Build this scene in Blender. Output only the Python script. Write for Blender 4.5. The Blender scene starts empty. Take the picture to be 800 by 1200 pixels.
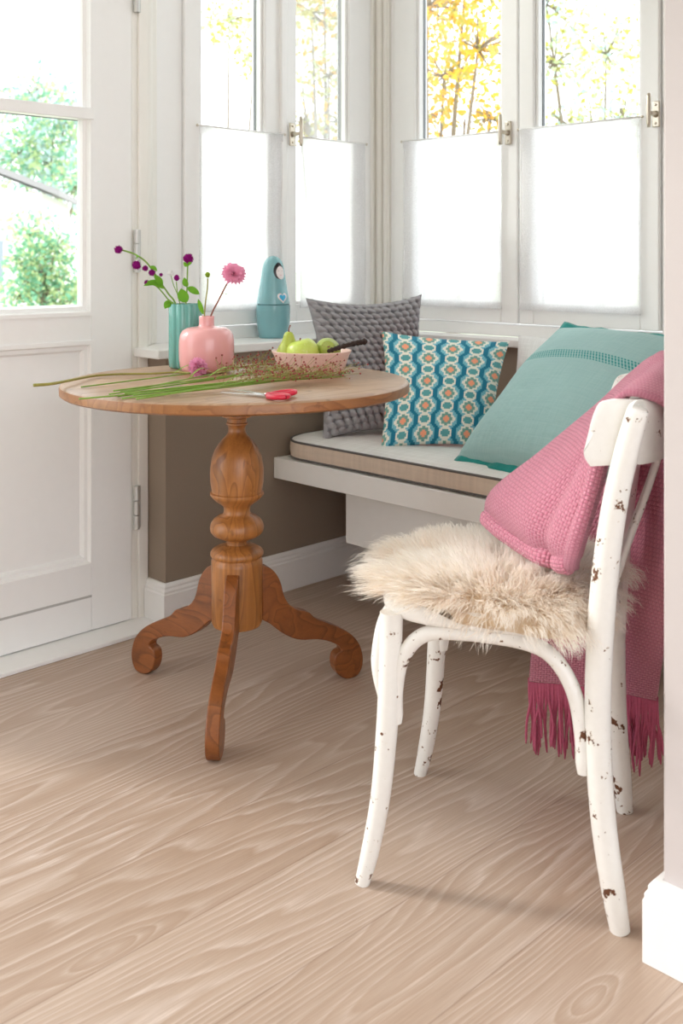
import bpy, math, random
import numpy as np
from mathutils import Vector, Matrix, noise

random.seed(7)
S2 = math.sqrt(2.0)
H = 1.04                      # camera height
FPX = 1230.0                  # focal length in pixels of an 800 px wide frame
COL = bpy.context.scene.collection

# ---------------------------------------------------------------- helpers
def W(r, d, z):               # camera floor coordinates -> room coordinates
    return Vector(((r - d) / S2, (r + d) / S2, z))

def pix(px, py, d):           # point seen at a pixel, at a given distance
    return W((px - 400) / FPX * d, d, H - (py - 302) / FPX * d)

def pixz(px, py, z):          # point seen at a pixel, at a given height
    return pix(px, py, (H - z) * FPX / (py - 302))

CH_O = (0.288, 1.864)
def C(s, t, z):               # chair coordinates: s forward, t away from the viewer
    return W(CH_O[0] - .946 * s + .323 * t, CH_O[1] + .323 * s + .946 * t, z)

def tag(o, label=None, cat=None, group=None, kind=None):
    if label: o['label'] = label
    if cat: o['category'] = cat
    if group: o['group'] = group
    if kind: o['kind'] = kind
    return o

def empty(name, loc, label, cat, group=None, kind=None):
    o = bpy.data.objects.new(name, None)
    COL.objects.link(o)
    o.location = loc
    o.empty_display_size = .05
    return tag(o, label, cat, group, kind)

def catmull(pts, n):
    """smooth polyline through pts, n samples per span"""
    P = [Vector(p) for p in pts]
    out = []
    for i in range(len(P) - 1):
        p0 = P[i - 1] if i > 0 else P[0] * 2 - P[1]
        p1, p2 = P[i], P[i + 1]
        p3 = P[i + 2] if i + 2 < len(P) else P[-1] * 2 - P[-2]
        for k in range(n):
            t = k / n
            out.append(.5 * ((2 * p1) + (p2 - p0) * t + (2 * p0 - 5 * p1 + 4 * p2 - p3) * t * t
                             + (3 * p1 - p0 - 3 * p2 + p3) * t ** 3))
    out.append(P[-1].copy())
    return out

def interp(vals, n):
    out = []
    for i in range(len(vals) - 1):
        for k in range(n):
            out.append(vals[i] + (vals[i + 1] - vals[i]) * k / n)
    out.append(vals[-1])
    return out

class MB:
    def __init__(self):
        self.v, self.f, self.uv, self.col, self.mi = [], [], None, None, []
        self.m = 0
    def add(self, vs, fs):
        b = len(self.v)
        self.v += [Vector(p) for p in vs]
        for f in fs:
            self.f.append(tuple(b + i for i in f)); self.mi.append(self.m)
    def box(self, lo, hi):
        x0, y0, z0 = lo; x1, y1, z1 = hi
        self.add([(x0,y0,z0),(x1,y0,z0),(x1,y1,z0),(x0,y1,z0),(x0,y0,z1),(x1,y0,z1),(x1,y1,z1),(x0,y1,z1)],
                 [(3,2,1,0),(4,5,6,7),(0,1,5,4),(1,2,6,5),(2,3,7,6),(3,0,4,7)])
    def obox(self, o, ax, ay, az):
        o, ax, ay, az = map(Vector, (o, ax, ay, az))
        self.add([o, o+ax, o+ax+ay, o+ay, o+az, o+ax+az, o+ax+ay+az, o+ay+az],
                 [(3,2,1,0),(4,5,6,7),(0,1,5,4),(1,2,6,5),(2,3,7,6),(3,0,4,7)])
    def tube(self, pts, rad, seg=12, cap=True, flat=None, up=None):
        P = [Vector(p) for p in pts]
        n = len(P)
        if not hasattr(rad, '__len__'): rad = [rad] * n
        T = []
        for i in range(n):
            t = P[min(i+1, n-1)] - P[max(i-1, 0)]
            T.append(t.normalized() if t.length > 1e-9 else Vector((0,0,1)))
        a = Vector(up) if up else (Vector((0,0,1)) if abs(T[0].z) < .9 else Vector((1,0,0)))
        N = (a - T[0] * a.dot(T[0])).normalized()
        vs, fs = [], []
        for i in range(n):
            N = (N - T[i] * N.dot(T[i]))
            N = N.normalized() if N.length > 1e-6 else T[i].orthogonal().normalized()
            B = T[i].cross(N)
            fl = flat if flat else 1.0
            for k in range(seg):
                an = 2 * math.pi * k / seg
                vs.append(P[i] + (N * math.cos(an) + B * math.sin(an) * fl) * rad[i])
        for i in range(n - 1):
            for k in range(seg):
                k2 = (k + 1) % seg
                fs.append((i*seg+k, i*seg+k2, (i+1)*seg+k2, (i+1)*seg+k))
        if cap:
            fs.append(tuple(range(seg))[::-1]); fs.append(tuple((n-1)*seg+k for k in range(seg)))
        self.add(vs, fs)
    def lathe(self, c, prof, seg=48, closed=True, radf=None):
        """prof: list of (radius, z)"""
        c = Vector(c); vs, fs = [], []
        n = len(prof)
        for (r, z) in prof:
            for k in range(seg):
                a = 2 * math.pi * k / seg
                rr = r * (radf(a, z) if radf else 1)
                vs.append(c + Vector((rr * math.cos(a), rr * math.sin(a), z)))
        for i in range(n - 1):
            for k in range(seg):
                k2 = (k+1) % seg
                fs.append((i*seg+k, i*seg+k2, (i+1)*seg+k2, (i+1)*seg+k))
        if closed:
            fs.append(tuple(range(seg))[::-1]); fs.append(tuple((n-1)*seg+k for k in range(seg)))
        self.add(vs, fs)
    def prism(self, outline, off):
        """outline: list of 3d points, extruded by vector off (closed)"""
        off = Vector(off); n = len(outline)
        a = [Vector(p) for p in outline]; b = [p + off for p in a]
        fs = [tuple(range(n))[::-1], tuple(range(n, 2*n))]
        for i in range(n):
            j = (i+1) % n
            fs.append((i, j, n+j, n+i))
        self.add(a + b, fs)
    def grid(self, P, closed_u=False):
        nu, nv = len(P), len(P[0])
        fs = []
        for i in range(nu - 1):
            for j in range(nv - 1):
                fs.append((i*nv+j, (i+1)*nv+j, (i+1)*nv+j+1, i*nv+j+1))
        self.add([p for row in P for p in row], fs)
    def ball(self, c, r, seg=12, rings=8, sc=(1,1,1), rot=None):
        c = Vector(c); vs, fs = [], []
        vs.append(Vector((0,0,-1)))
        for i in range(1, rings):
            ph = -math.pi/2 + math.pi*i/rings
            for k in range(seg):
                a = 2*math.pi*k/seg
                vs.append(Vector((math.cos(ph)*math.cos(a), math.cos(ph)*math.sin(a), math.sin(ph))))
        vs.append(Vector((0,0,1)))
        L = len(vs) - 1
        for k in range(seg):
            k2 = (k+1) % seg
            fs.append((0, 1+k2, 1+k)); fs.append((L, L-seg+k, L-seg+k2))
        for i in range(rings-2):
            for k in range(seg):
                k2 = (k+1) % seg
                fs.append((1+i*seg+k, 1+i*seg+k2, 1+(i+1)*seg+k2, 1+(i+1)*seg+k))
        out = []
        for p in vs:
            q = Vector((p.x*sc[0], p.y*sc[1], p.z*sc[2])) * r
            if rot: q = rot @ q
            out.append(c + q)
        self.add(out, fs)
    def build(self, name, mats, parent=None, smooth=True, bevel=0, loc=None, auto=None, solid=0, bseg=2):
        me = bpy.data.meshes.new(name)
        if parent is not None:
            org = Vector(parent.location); p2 = parent.parent
            while p2 is not None:
                org += Vector(p2.location); p2 = p2.parent
        elif loc is not None:
            org = Vector(loc)
        else:
            xs = [p.x for p in self.v]; ys = [p.y for p in self.v]
            org = Vector(((min(xs)+max(xs))/2, (min(ys)+max(ys))/2, min(p.z for p in self.v)))
        me.from_pydata([p - org for p in self.v], [], self.f)
        if not isinstance(mats, (list, tuple)): mats = [mats]
        for m in mats: me.materials.append(m)
        if len(mats) > 1: me.polygons.foreach_set('material_index', self.mi)
        if self.uv is not None:
            l = me.uv_layers.new(name='UVMap')
            li = np.zeros(len(me.loops), dtype=np.int32); me.loops.foreach_get('vertex_index', li)
            l.data.foreach_set('uv', np.array(self.uv, dtype=np.float32)[li].ravel())
        if self.col is not None:      # per-face colours
            at = me.color_attributes.new('Col', 'FLOAT_COLOR', 'CORNER')
            arr = np.zeros((len(me.loops), 4), dtype=np.float32); arr[:, 3] = 1
            for p, c in zip(me.polygons, self.col):
                arr[p.loop_start:p.loop_start+p.loop_total, :3] = c
            at.data.foreach_set('color', arr.ravel())
        if smooth:
            me.polygons.foreach_set('use_smooth', [True] * len(me.polygons))
        me.update()
        o = bpy.data.objects.new(name, me)
        COL.objects.link(o)
        if parent is not None: o.parent = parent
        else: o.location = org
        if solid:
            m = o.modifiers.new('thickness', 'SOLIDIFY'); m.thickness = solid; m.offset = 0
        if bevel:
            m = o.modifiers.new('bevel', 'BEVEL'); m.width = bevel; m.segments = bseg
            m.limit_method = 'ANGLE'; m.angle_limit = math.radians(35); m.harden_normals = False
        if auto or (smooth and bevel):
            sharp_by_angle(me, math.radians(auto or 40))
        return o

def sharp_by_angle(me, ang):
    import bmesh
    bm = bmesh.new(); bm.from_mesh(me)
    bmesh.ops.recalc_face_normals(bm, faces=bm.faces[:])
    for e in bm.edges:
        if len(e.link_faces) == 2 and e.calc_face_angle(0) > ang: e.smooth = False
    bm.to_mesh(me); bm.free()

# ---------------------------------------------------------------- materials
class NT:
    def __init__(self, name):
        self.mat = bpy.data.materials.new(name); self.mat.use_nodes = True
        self.t = self.mat.node_tree; self.t.nodes.clear()
        self.out = self.t.nodes.new('ShaderNodeOutputMaterial')
    def n(self, typ, ins=None, **kw):
        nd = self.t.nodes.new(typ)
        for k, v in kw.items(): setattr(nd, k, v)
        if ins:
            for k, v in ins.items():
                s = nd.inputs[k]
                if isinstance(v, bpy.types.NodeSocket): self.t.links.new(v, s)
                else: s.default_value = v
        return nd
    def math(self, op, a, b=None, c=None):
        ins = {0: a}
        if b is not None: ins[1] = b
        if c is not None: ins[2] = c
        return self.n('ShaderNodeMath', ins, operation=op).outputs[0]
    def mix(self, f, a, b, blend='MIX'):
        nd = self.n('ShaderNodeMix', data_type='RGBA', blend_type=blend)
        for k, v in ((0, f), (6, a), (7, b)):
            if isinstance(v, bpy.types.NodeSocket): self.t.links.new(v, nd.inputs[k])
            else: nd.inputs[k].default_value = v if k == 0 else rgba(v)
        return nd.outputs[2]
    def ramp(self, f, stops, interp='LINEAR'):
        nd = self.n('ShaderNodeValToRGB', {0: f}); cr = nd.color_ramp; cr.interpolation = interp
        while len(cr.elements) < len(stops): cr.elements.new(.5)
        for e, (p, c) in zip(cr.elements, stops): e.position = p; e.color = rgba(c)
        return nd.outputs[0]
    def sep(self, v): return self.n('ShaderNodeSeparateXYZ', {0: v}).outputs
    def comb(self, x, y, z=0.0): return self.n('ShaderNodeCombineXYZ', {0: x, 1: y, 2: z}).outputs[0]
    def obj(self): return self.n('ShaderNodeTexCoord').outputs['Object']
    def noise(self, vec, scale, detail=3, rough=.5, dist=0):
        return self.n('ShaderNodeTexNoise', {'Vector': vec, 'Scale': scale, 'Detail': detail, 'Roughness': rough, 'Distortion': dist}).outputs[0]
    def bump(self, h, strength=.3, dist=.002, normal=None):
        ins = {'Height': h, 'Strength': strength, 'Distance': dist}
        if normal is not None: ins['Normal'] = normal
        return self.n('ShaderNodeBump', ins).outputs[0]
    def pbr(self, color, rough=.5, normal=None, **kw):
        ins = {'Base Color': color if isinstance(color, bpy.types.NodeSocket) else rgba(color), 'Roughness': rough}
        if normal is not None: ins['Normal'] = normal
        ins.update(kw)
        b = self.n('ShaderNodeBsdfPrincipled', ins)
        self.t.links.new(b.outputs[0], self.out.inputs[0])
        return self.mat
    def surf(self, sh):
        self.t.links.new(sh, self.out.inputs[0]); return self.mat

def rgba(c):
    return (c[0], c[1], c[2], 1.0)
def srgb(r, g, b):
    f = lambda x: ((x/255 + .055)/1.055)**2.4 if x > 10 else x/255/12.92
    return (f(r), f(g), f(b))

def plain(name, color, rough=.5, bump=0, scale=60, var=0.0, **kw):
    t = NT(name); c = color; nrm = None
    if var or bump:
        v = t.obj(); nz = t.noise(v, scale, 4)
        if var: c = t.mix(nz, [x*(1-var) for x in color], [min(1, x*(1+var)) for x in color])
        if bump: nrm = t.bump(nz, bump, .002)
    return t.pbr(c, rough, nrm, **kw)

M = {}
M['white_paint'] = plain('white_paint', (.88, .88, .875), .32, bump=.03, scale=40, var=.015)
M['cream_paint'] = plain('cream_paint', (.86, .845, .80), .35, bump=.03, scale=40, var=.015)
M['brown_wall'] = plain('brown_wall', srgb(146, 131, 116), .8, bump=.08, scale=220, var=.03)
M['light_wall'] = plain('light_wall', srgb(198, 191, 190), .75, bump=.06, scale=220, var=.01)
M['ceiling'] = plain('ceiling_paint', (.85, .85, .84), .8)
M['metal'] = plain('brushed_nickel', (.62, .56, .47), .3, Metallic=1.0)
M['steel'] = plain('steel', (.7, .7, .7), .25, Metallic=1.0)
M['hinge'] = plain('hinge_metal', (.62, .62, .6), .4, Metallic=.6)
M['seal'] = plain('glazing_seal', (.10, .11, .12), .5)
M['red'] = plain('red_plastic', srgb(206, 40, 66), .3)
M['bench'] = plain('bench_paint', (.87, .86, .83), .4, bump=.03, scale=30, var=.02)

def m_glass():
    t = NT('window_glass')
    fr = t.n('ShaderNodeFresnel', {'IOR': 1.45}).outputs[0]
    f = t.math('MULTIPLY', fr, .6)
    a = t.n('ShaderNodeBsdfTransparent', {'Color': (.97, .985, .98, 1)}).outputs[0]
    b = t.n('ShaderNodeBsdfGlossy', {'Roughness': .02}).outputs[0]
    return t.surf(t.n('ShaderNodeMixShader', {0: f, 1: a, 2: b}).outputs[0])
M['glass'] = m_glass()

def m_curtain():
    t = NT('sheer_white_voile')
    v = t.obj(); w = t.noise(v, 350, 2)
    d = t.n('ShaderNodeBsdfDiffuse', {'Color': (.92, .92, .93, 1)}).outputs[0]
    tr = t.n('ShaderNodeBsdfTranslucent', {'Color': (.97, .97, .98, 1)}).outputs[0]
    a = t.n('ShaderNodeMixShader', {0: .68, 1: d, 2: tr}).outputs[0]
    tp = t.n('ShaderNodeBsdfTransparent').outputs[0]
    f = t.math('MULTIPLY_ADD', w, .35, .22)
    return t.surf(t.n('ShaderNodeMixShader', {0: f, 1: a, 2: tp}).outputs[0])
M['curtain'] = m_curtain()

KNOTS = [tuple(pixz(126, 1116, 0))[:2] + (.09, .026), tuple(pixz(690, 1172, 0))[:2] + (.09, .02), tuple(pixz(560, 1010, 0))[:2] + (.06, .05)]
def m_floor():
    t = NT('limed_oak_planks')
    x, y, z = t.sep(t.obj())
    w = .205
    u = t.math('DIVIDE', t.math('ADD', x, 1.538), w)
    pid = t.math('FLOOR', u)
    fu = t.math('FRACT', u)
    r1 = t.n('ShaderNodeTexWhiteNoise', {'W': pid}, noise_dimensions='1D').outputs
    yy = t.math('ADD', y, t.math('MULTIPLY', r1[0], 7.3))
    v = t.math('DIVIDE', yy, 4.6)
    bid = t.math('FLOOR', v); fv = t.math('FRACT', v)
    idv = t.comb(pid, bid, 0.0)
    rn = t.n('ShaderNodeTexWhiteNoise', {'Vector': idv}, noise_dimensions='2D')
    rv = rn.outputs[0]; rc = rn.outputs[1]
    ox, oy, oz = t.sep(rc)
    # cathedral grain = contour lines of a field stretched along the board
    fx = t.math('MULTIPLY_ADD', x, 3.0, t.math('MULTIPLY', ox, 50))
    fy = t.math('MULTIPLY_ADD', y, .34, t.math('MULTIPLY', oy, 50))
    field = t.noise(t.comb(fx, fy, oz), 1.5, 1.5, .45, .2)
    for (kx, ky, ka, ks) in KNOTS:
        dx = t.math('MULTIPLY', t.math('SUBTRACT', x, kx), 1/ks); dy = t.math('MULTIPLY', t.math('SUBTRACT', y, ky), .33/ks)
        r2 = t.math('ADD', t.math('MULTIPLY', dx, dx), t.math('MULTIPLY', dy, dy))
        field = t.math('ADD', field, t.math('MULTIPLY', t.math('POWER', 2.718, t.math('MULTIPLY', r2, -1.0)), ka))
    wob = t.noise(t.comb(t.math('MULTIPLY', x, 22), t.math('MULTIPLY', y, 5), 0.0), 1.0, 2)
    ph = t.math('ADD', t.math('MULTIPLY_ADD', x, 42.0, t.math('MULTIPLY', field, 30)), t.math('MULTIPLY', wob, 1.0))
    saw = t.math('FRACT', ph)
    ring = t.ramp(saw, [(0, (0,0,0)), (.55, (.35,.35,.35)), (.85, (1,1,1)), (1, (0,0,0))])
    fibre = t.noise(t.comb(t.math('MULTIPLY', x, 420), t.math('MULTIPLY', y, 9), 0.0), 1.0, 3, .6)
    fine = t.noise(t.comb(t.math('MULTIPLY', x, 160), t.math('MULTIPLY', y, 3), 1.7), 1.0, 3, .6)
    blot = t.noise(t.comb(t.math('MULTIPLY', x, 5), t.math('MULTIPLY', y, 1.6), 3.0), 1.0, 3, .5)
    base = t.mix(rv, srgb(172, 149, 131), srgb(187, 167, 151))
    base = t.mix(t.math('MULTIPLY', blot, .55), base, srgb(156, 130, 108))
    lim = t.math('MULTIPLY', t.math('MULTIPLY', ring, t.math('MULTIPLY', fine, fibre)), t.math('MULTIPLY_ADD', blot, 1.8, .4))
    c = t.mix(lim, base, srgb(226, 214, 206))
    fb = t.ramp(fibre, [(.3, (.9,.88,.86)), (.7, (1.06,1.05,1.04))])
    c = t.mix(1.0, c, fb, 'MULTIPLY')
    # seams
    e1 = t.math('MINIMUM', fu, t.math('SUBTRACT', 1.0, fu))
    e2 = t.math('MULTIPLY', t.math('MINIMUM', fv, t.math('SUBTRACT', 1.0, fv)), 4.6 / w)
    e = t.math('MINIMUM', e1, e2)
    seam = t.n('ShaderNodeMapRange', {0: e, 1: .003, 2: .008, 3: 1.0, 4: 0.0}).outputs[0]
    c = t.mix(t.math('MULTIPLY', seam, .4), c, srgb(120, 92, 72))
    h = t.math('SUBTRACT', t.math('MULTIPLY', t.math('ADD', ring, fibre), .25), seam)
    nrm = t.bump(h, .25, .001)
    return t.pbr(c, t.math('MULTIPLY_ADD', fine, .18, .30), nrm, **{'Specular IOR Level': .45})
M['floor'] = m_floor()

def m_wood(name, dark, light, axis='z', scale=1.0, rough=.35, wear=.0, worn=None, coat=.15):
    t = NT(name)
    x, y, z = t.sep(t.obj())
    L = {'x': (x, y, z), 'y': (y, x, z), 'z': (z, x, y)}[axis]
    long_, a, b = L
    f = t.noise(t.comb(t.math('MULTIPLY', a, 9*scale), t.math('MULTIPLY', b, 9*scale), t.math('MULTIPLY', long_, 2.2*scale)), 1.0, 2, .5, .6)
    ring = t.math('FRACT', t.math('MULTIPLY', f, 11))
    ring = t.ramp(ring, [(0, (.1,.1,.1)), (.7, (.6,.6,.6)), (.9, (1,1,1)), (1, (.1,.1,.1))])
    fib = t.noise(t.comb(t.math('MULTIPLY', a, 220), t.math('MULTIPLY', b, 220), t.math('MULTIPLY', long_, 9)), 1.0, 3, .6)
    blot = t.noise(t.obj(), 7*scale, 4, .6)
    fac = t.math('ADD', t.math('MULTIPLY', ring, .45), t.math('ADD', t.math('MULTIPLY', fib, .35), t.math('MULTIPLY_ADD', blot, .9, -.4)))
    c = t.mix(t.n('ShaderNodeClamp', {0: fac}).outputs[0], light, dark)
    spot = t.noise(t.obj(), 22*scale, 5, .7)
    sf = t.ramp(spot, [(.62, (0,0,0)), (.72, (1,1,1))])
    c = t.mix(t.math('MULTIPLY', sf, .5), c, [q*.25 for q in dark])
    nrm = t.bump(t.math('ADD', fib, t.math('MULTIPLY', spot, .6)), .18, .0015)
    return t.pbr(c, t.math('MULTIPLY_ADD', blot, .2, rough - .1), nrm, **{'Coat Weight': coat, 'Coat Roughness': .25})
M['wood_turned'] = m_wood('waxed_pine', srgb(96, 52, 20), srgb(200, 134, 70), 'z', 1.3)
M['wood_leg'] = m_wood('waxed_red_pine', srgb(88, 46, 18), srgb(160, 94, 44), 'x')
M['wood_top'] = m_wood('glare_paled_pine_top', srgb(132, 96, 66), srgb(186, 154, 124), 'y', .8, .36, coat=.1)  # paler than the rim: window glare is painted into the wood colour
M['wood_rim'] = m_wood('waxed_pine_rim', srgb(112, 68, 34), srgb(168, 114, 66), 'y', 1.0, .4)

def m_chair():
    t = NT('chipped_white_paint')
    v = t.obj(); z = t.sep(t.n('ShaderNodeNewGeometry').outputs['Position'])[2]
    a = t.noise(v, 26, 5, .62); b = t.noise(v, 90, 3, .6)
    k = t.math('ADD', t.math('MULTIPLY', a, .72), t.math('MULTIPLY', b, .28))
    lo = t.n('ShaderNodeMapRange', {0: z, 1: 0.0, 2: .09, 3: .05, 4: 0.0}).outputs[0]
    k = t.math('ADD', k, lo)
    sp = t.noise(v, 170, 2, .5)
    k = t.math('MAXIMUM', k, t.math('MULTIPLY_ADD', sp, .62, t.math('MULTIPLY', a, .28)))
    chip = t.ramp(k, [(.606, (0,0,0)), (.616, (1,1,1))])
    edge = t.ramp(k, [(.592, (0,0,0)), (.612, (1,1,1))])
    c = t.mix(edge, t.mix(b, (.80,.785,.75), (.86,.85,.82)), (.74,.68,.58))
    c = t.mix(chip, c, t.mix(b, srgb(60, 34, 20), srgb(120, 72, 40)))
    nrm = t.bump(t.math('SUBTRACT', 1.0, chip), .5, .002, t.bump(b, .06, .002))
    return t.pbr(c, t.math('MULTIPLY_ADD', chip, .35, .28), nrm)
M['chair'] = m_chair()

def m_fabric(name, color, scale=420, bump=.35, rough=.9, var=.12, sheen=.2):
    t = NT(name)
    uv = t.n('ShaderNodeTexCoord').outputs['UV']
    x, y, z = t.sep(uv)
    sx = t.math('SINE', t.math('MULTIPLY', x, scale)); sy = t.math('SINE', t.math('MULTIPLY', y, scale))
    wv = t.math('MULTIPLY', sx, sy)
    slub = t.noise(t.comb(t.math('MULTIPLY', x, 6), t.math('MULTIPLY', y, 90), 0.0), 1.0, 3)
    slub2 = t.noise(t.comb(t.math('MULTIPLY', x, 90), t.math('MULTIPLY', y, 6), 2.0), 1.0, 3)
    sl = t.math('MULTIPLY', t.math('ADD', slub, slub2), .5)
    c = t.mix(sl, [q*(1-2*var) for q in color], [min(1, q*(1+2*var)) for q in color])
    big = t.noise(t.obj(), 14, 4, .6)
    nrm = t.bump(big, .35, .012, t.bump(t.math('ADD', wv, sl), bump, .0006))
    return t.pbr(c, rough, nrm, **{'Sheen Weight': sheen})
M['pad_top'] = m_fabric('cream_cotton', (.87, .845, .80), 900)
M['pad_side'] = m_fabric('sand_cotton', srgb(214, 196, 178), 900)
M['piping'] = plain('grey_piping', srgb(100, 96, 94), .8)
M['white_cotton'] = m_fabric('white_cotton', (.82, .82, .82), 700)
M['flange'] = m_fabric('deep_teal_linen', srgb(20, 138, 132), 700)
M['yarn'] = plain('grey_chunky_yarn', srgb(158, 156, 160), .95, bump=.5, scale=260, var=.18)

def m_teal():
    t = NT('teal_linen')
    uv = t.n('ShaderNodeTexCoord').outputs['UV']
    x, y, z = t.sep(uv)
    slub = t.noise(t.comb(t.math('MULTIPLY', x, 5), t.math('MULTIPLY', y, 110), 0.0), 1.0, 3)
    slub2 = t.noise(t.comb(t.math('MULTIPLY', x, 110), t.math('MULTIPLY', y, 5), 2.0), 1.0, 3)
    sl = t.math('MULTIPLY', t.math('ADD', slub, slub2), .5)
    c = t.mix(sl, srgb(136, 178, 178), srgb(174, 206, 205))
    band = t.math('MULTIPLY', t.math('GREATER_THAN', y, .625), t.math('LESS_THAN', y, .69))
    fr_ = t.math('ABSOLUTE', t.math('SUBTRACT', t.math('FRACT', t.math('MULTIPLY', y, 48)), .5))
    band = t.math('MULTIPLY', band, t.math('GREATER_THAN', fr_, .1))
    dash = t.math('GREATER_THAN', t.math('FRACT', t.math('MULTIPLY_ADD', x, 50, t.math('MULTIPLY', y, 34))), .42)
    c = t.mix(t.math('MULTIPLY', band, dash), c, srgb(46, 142, 140))
    big = t.noise(t.obj(), 12, 4, .6)
    nrm = t.bump(big, .4, .014, t.bump(sl, .4, .0008))
    return t.pbr(c, .9, nrm, **{'Sheen Weight': .15})
M['teal'] = m_teal()

def m_vcol(name, rough=.85, bump=.3):
    t = NT(name)
    c = t.n('ShaderNodeVertexColor', layer_name='Col').outputs[0]
    w = t.noise(t.obj(), 500, 2); big = t.noise(t.obj(), 14, 4)
    return t.pbr(c, rough, t.bump(big, .4, .012, t.bump(w, bump, .0008)))
M['printed'] = m_vcol('printed_cotton')

def m_throw():
    t = NT('pink_woven_wool')
    uv = t.n('ShaderNodeTexCoord').outputs['UV']
    x, y, z = t.sep(uv)                       # uv in units of one yarn
    wob = t.noise(uv, .6, 2)
    X = t.math('ADD', x, t.math('MULTIPLY', wob, .5)); Y = t.math('ADD', y, t.math('MULTIPLY', wob, .5))
    par = t.math('MODULO', t.math('ADD', t.math('FLOOR', X), t.math('FLOOR', Y)), 2.0)
    par = t.math('ABSOLUTE', par)
    fx = t.math('SUBTRACT', t.math('FRACT', X), .5); fy = t.math('SUBTRACT', t.math('FRACT', Y), .5)
    hx = t.math('SUBTRACT', 1.0, t.math('MULTIPLY', t.math('MULTIPLY', fx, fx), 4))
    hy = t.math('SUBTRACT', 1.0, t.math('MULTIPLY', t.math('MULTIPLY', fy, fy), 4))
    ha = t.math('MULTIPLY', hx, t.math('POWER', t.math('MAXIMUM', hy, 0.0), .35))
    hb = t.math('MULTIPLY', hy, t.math('POWER', t.math('MAXIMUM', hx, 0.0), .35))
    hgt = t.n('ShaderNodeMix', {0: par, 2: ha, 3: hb}).outputs[0]
    hair = t.noise(uv, 4.0, 3, .7)
    ca = t.mix(par, srgb(206, 116, 142), srgb(218, 138, 160))
    c = t.mix(t.ramp(hgt, [(.05, (1,1,1)), (.5, (0,0,0))]), ca, srgb(170, 78, 106))
    c = t.mix(t.math('MULTIPLY', hair, .4), c, srgb(228, 164, 182))
    nrm = t.bump(t.math('ADD', hgt, t.math('MULTIPLY', hair, .4)), .9, .003)
    return t.pbr(c, .95, nrm, **{'Sheen Weight': .35, 'Sheen Tint': (1, .8, .85, 1)})
M['throw'] = m_throw()
M['fringe'] = plain('pink_wool_yarn', srgb(186, 92, 120), .95, bump=.5, scale=200, var=.2)

def m_fur():
    t = NT('sheepskin_wool')
    c = t.n('ShaderNodeVertexColor', layer_name='Col').outputs[0]
    d = t.n('ShaderNodeBsdfDiffuse', {'Color': c}).outputs[0]
    tr = t.n('ShaderNodeBsdfTranslucent', {'Color': c}).outputs[0]
    return t.surf(t.n('ShaderNodeMixShader', {0: .5, 1: d, 2: tr}).outputs[0])
M['fur'] = m_fur()
M['hide'] = plain('sheepskin_hide', srgb(226, 205, 180), .9)

M['pink_glaze'] = plain('pink_glaze', srgb(228, 164, 164), .22, **{'Coat Weight': .4, 'Coat Roughness': .08})
M['green_glaze'] = plain('sea_green_glass', srgb(104, 176, 166), .12, **{'Coat Weight': .5, 'Coat Roughness': .05, 'Transmission Weight': .15})
M['doll'] = plain('turquoise_glaze', srgb(124, 176, 184), .16, **{'Coat Weight': .5, 'Coat Roughness': .06})
M['doll_face'] = plain('porcelain_white', srgb(240, 232, 232), .25)
M['doll_black'] = plain('black_glaze', srgb(28, 24, 34), .25)
M['doll_blue'] = plain('bright_blue_glaze', srgb(64, 176, 220), .2)
M['lip'] = plain('rose_glaze', srgb(216, 110, 120), .3)

def m_bowl():
    t = NT('speckled_pink_stoneware')
    v = t.obj()
    vo = t.n('ShaderNodeTexVoronoi', {'Vector': v, 'Scale': 260.0}).outputs[0]
    dot = t.ramp(vo, [(.12, (1,1,1)), (.3, (0,0,0))])
    c = t.mix(t.math('MULTIPLY', dot, .6), srgb(236, 200, 190), srgb(188, 116, 108))
    return t.pbr(c, .3)
M['bowl'] = m_bowl()

def m_fruit(name, a, b, blush, scale=14):
    t = NT(name)
    v = t.obj(); n1 = t.noise(v, scale, 3); n2 = t.noise(v, 300, 2)
    c = t.mix(n1, a, b)
    c = t.mix(t.ramp(n2, [(.62, (0,0,0)), (.7, (1,1,1))]), c, blush)
    return t.pbr(c, .35, None, **{'Subsurface Weight': .08, 'Subsurface Radius': (.01, .01, .004)})
M['pear'] = m_fruit('green_pear_skin', srgb(150, 172, 52), srgb(196, 204, 92), srgb(146, 140, 60))
M['apple'] = m_fruit('green_apple_skin', srgb(168, 196, 62), srgb(214, 222, 120), srgb(210, 214, 150))
M['pear2'] = m_fruit('russet_green_pear_skin', srgb(130, 158, 58), srgb(178, 190, 88), srgb(120, 90, 50), 20)
M['twig'] = plain('dark_brown_bark', srgb(52, 36, 30), .8, bump=.8, scale=160, var=.4)
M['stem'] = plain('green_stem', srgb(120, 158, 58), .5, var=.25, scale=50)
M['stem_olive'] = plain('olive_brown_stem', srgb(146, 140, 66), .55, var=.3, scale=40)
M['stem_red'] = plain('reddish_stem', srgb(140, 88, 72), .55, var=.2, scale=40)
def m_leaf(name, color, tl=.4):
    t = NT(name)
    n1 = t.noise(t.obj(), 3.5, 3)
    c = t.mix(n1, [q*.75 for q in color], [min(1, q*1.25) for q in color])
    d = t.n('ShaderNodeBsdfDiffuse', {'Color': c}).outputs[0]
    tr = t.n('ShaderNodeBsdfTranslucent', {'Color': c}).outputs[0]
    return t.surf(t.n('ShaderNodeMixShader', {0: tl, 1: d, 2: tr}).outputs[0])
M['leaf'] = m_leaf('fresh_leaf', srgb(120, 176, 60))
M['purple'] = m_leaf('purple_petal', srgb(146, 34, 122), .2)
M['pinkpetal'] = m_leaf('pink_petal', srgb(255, 170, 200), .4)
M['pinkpetal2'] = m_leaf('pale_pink_petal', srgb(255, 178, 210), .45)
M['whitepetal'] = m_leaf('white_petal', srgb(245, 245, 240), .35)
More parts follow.
